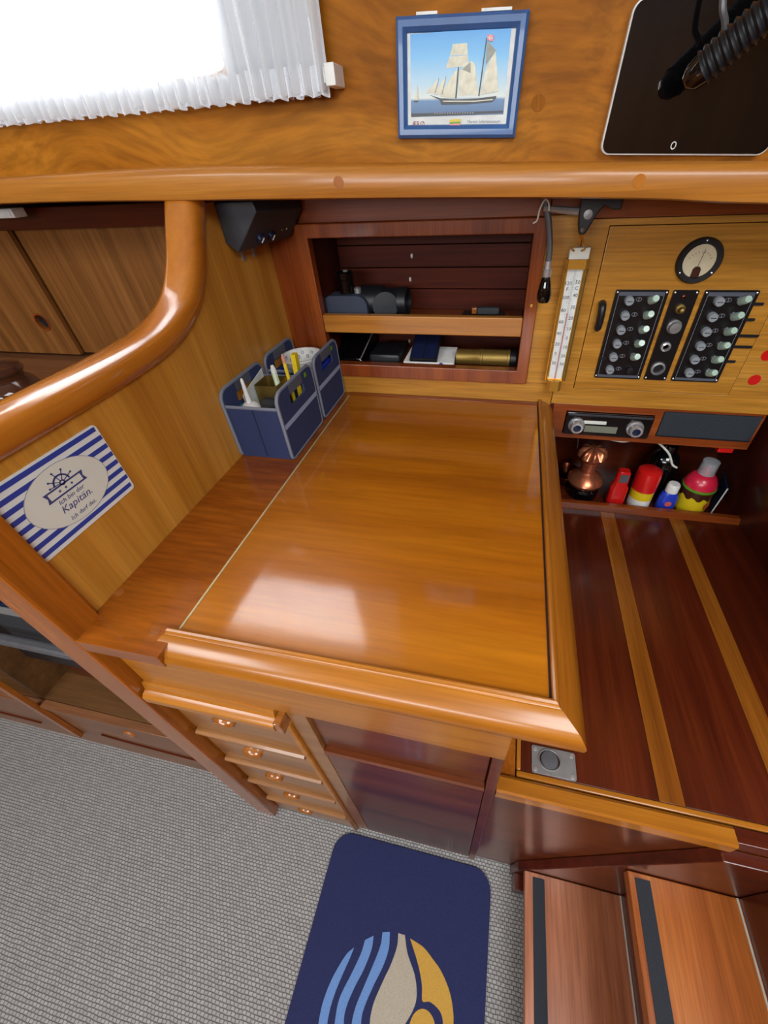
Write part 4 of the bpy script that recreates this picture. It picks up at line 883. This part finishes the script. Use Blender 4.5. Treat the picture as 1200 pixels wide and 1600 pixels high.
for x0, x1 in ((.16, .32), (.65, .87)):
    B('hanger', CX-FW/2+x0*FW, CX-FW/2+x1*FW, .656, .664, CZ+FH/2+.0002, CZ+FH/2+.0025, M_WHITE, pf, 0)

dsp = thing('display_panel', (.17, .655, 1.312), 'black glossy display panel with white edge resting on the beam', 'display')
dsp.rotation_euler = (math.radians(0), math.radians(2.8), 0)
MB().plate(rrect(.085, .2625, 1.313, 1.4315, .010), [], 'XZ', .654, .664).build('white_back', M_WHITE, dsp, .0008)
MB().plate(rrect(.0865, .2610, 1.3145, 1.430, .0088), [], 'XZ', .6520, .6538).build('screen', M_BLACKG, dsp)
lg = MB().plate(ell(.163, 1.3215, .0028, .0036, 16), [ell(.163, 1.3215, .002, .0026, 14)], 'XZ', .6515, .6519).build('logo', M_PAPER, dsp)

# ribbed black flexible neck in front of the display, with a grey cable
fx = thing('flexible_neck', (.20, .62, 1.37), 'black ribbed flexible neck pointing at the display panel', 'lamp neck')
A = Vector((.158, .600, 1.3775)); Bv = Vector((.238, .556, 1.4445))
pts = [A.lerp(Bv, i/96) for i in range(97)]
MB().tube(pts, [.0138+.0013*math.cos(i*PI/2.5) for i in range(97)], 14).build('ribbed_tube', M_BLACK, fx)
MB().tube([A, A+(A-Bv).normalized()*.010, A+(A-Bv).normalized()*.016], [.0130, .0115, .006], 14).build('tip', M_BLACKG, fx)
MB().tube([Bv, Bv+Vector((.10, -.02, .06)), Bv+Vector((.16, .106, .10))], .012, 12).build('neck_tail', M_BLACK, fx)
o = MB().tube(bez([(.152, .66, 1.50), (.157, .62, 1.445), (.1615, .612, 1.418), (.168, .614, 1.408), (.171, .616, 1.402)], 5), .0030, 8).build('grey_cable', M_GREYM); tag(o, 'thin grey cable hanging in front of the display panel', 'cable')

# curtain: gathered voile on a rod below the window
cu = thing('curtain', (-.70, .64, 1.385), 'white gathered curtain drawn across the cabin window', 'curtain')
NX, NZ = 420, 26
vs = []; fs = []
for j in range(NZ+1):
    v = j/NZ; z = 1.385+.0035+v*.41
    for i in range(NX+1):
        u = i/NX; x = -1.22+u*.98
        amp = .0055*(1-v)**3+.0035
        ph = 60*u*2*PI/1.0; fold = math.sin(ph+1.7*math.sin(7*u*PI))*amp
        big = .006*math.sin(9*2*PI*u+2*v)*min(1, v*3)
        xx = x + (.006*v if u > .9 else 0)
        zz = z + (.003*math.sin(ph*.5+1.3) if j == 0 else 0)
        vs.append((xx, .640+fold+big-.004*(1-abs(2*v-1)), zz))
for j in range(NZ):
    for i in range(NX):
        a = j*(NX+1)+i; fs.append((a, a+1, a+NX+2, a+NX+1))
mb = MB(); V = [mb.bm.verts.new(p) for p in vs]
for f in fs: mb.bm.faces.new([V[k] for k in f])
mb.build('cloth', M_CURT, cu, ang=180)
def pleats(name, xa, xb, za, zb, yc, amp, per, n, m, mat, wob=0):
    q = MB(); VV = []
    for j in range(m+1):
        v = j/m
        for i in range(n+1):
            u = i/n; x = xa+(xb-xa)*u
            ph = x*2*PI/per
            VV.append(q.bm.verts.new((x, yc+amp*math.sin(ph+1.3*math.sin(x*41)+wob*v), za+(zb-za)*v+(.0016*math.sin(ph*.5+x*60) if j in (0, m) else 0))))
    for j in range(m):
        for i in range(n):
            a = j*(n+1)+i; q.bm.faces.new((VV[a], VV[a+1], VV[a+n+2], VV[a+n+1]))
    return q.build(name, mat, cu, ang=180)
pleats('gathered_end', -.368, -.2405, 1.389, 1.80, .649, .0055, .024, 120, 14, M_HEM, 1.5)
pleats('hem_ruffle', -1.21, -.2395, 1.3865, 1.4125, .6435, .0042, .0110, 900, 6, M_HEM)
MB().tube([(-1.24, .6565, 1.3990), (-.238, .6565, 1.3990)], .0042, 8).build('rod', M_WHITE, cu)
br = B('rod_bracket', -.2375, -.225, .632, .6645, 1.393, 1.412, M_WHITE, cu, .001)
B('bracket_clip', -.2395, -.2376, .633, .648, 1.396, 1.409, M_STEEL, br, 0)
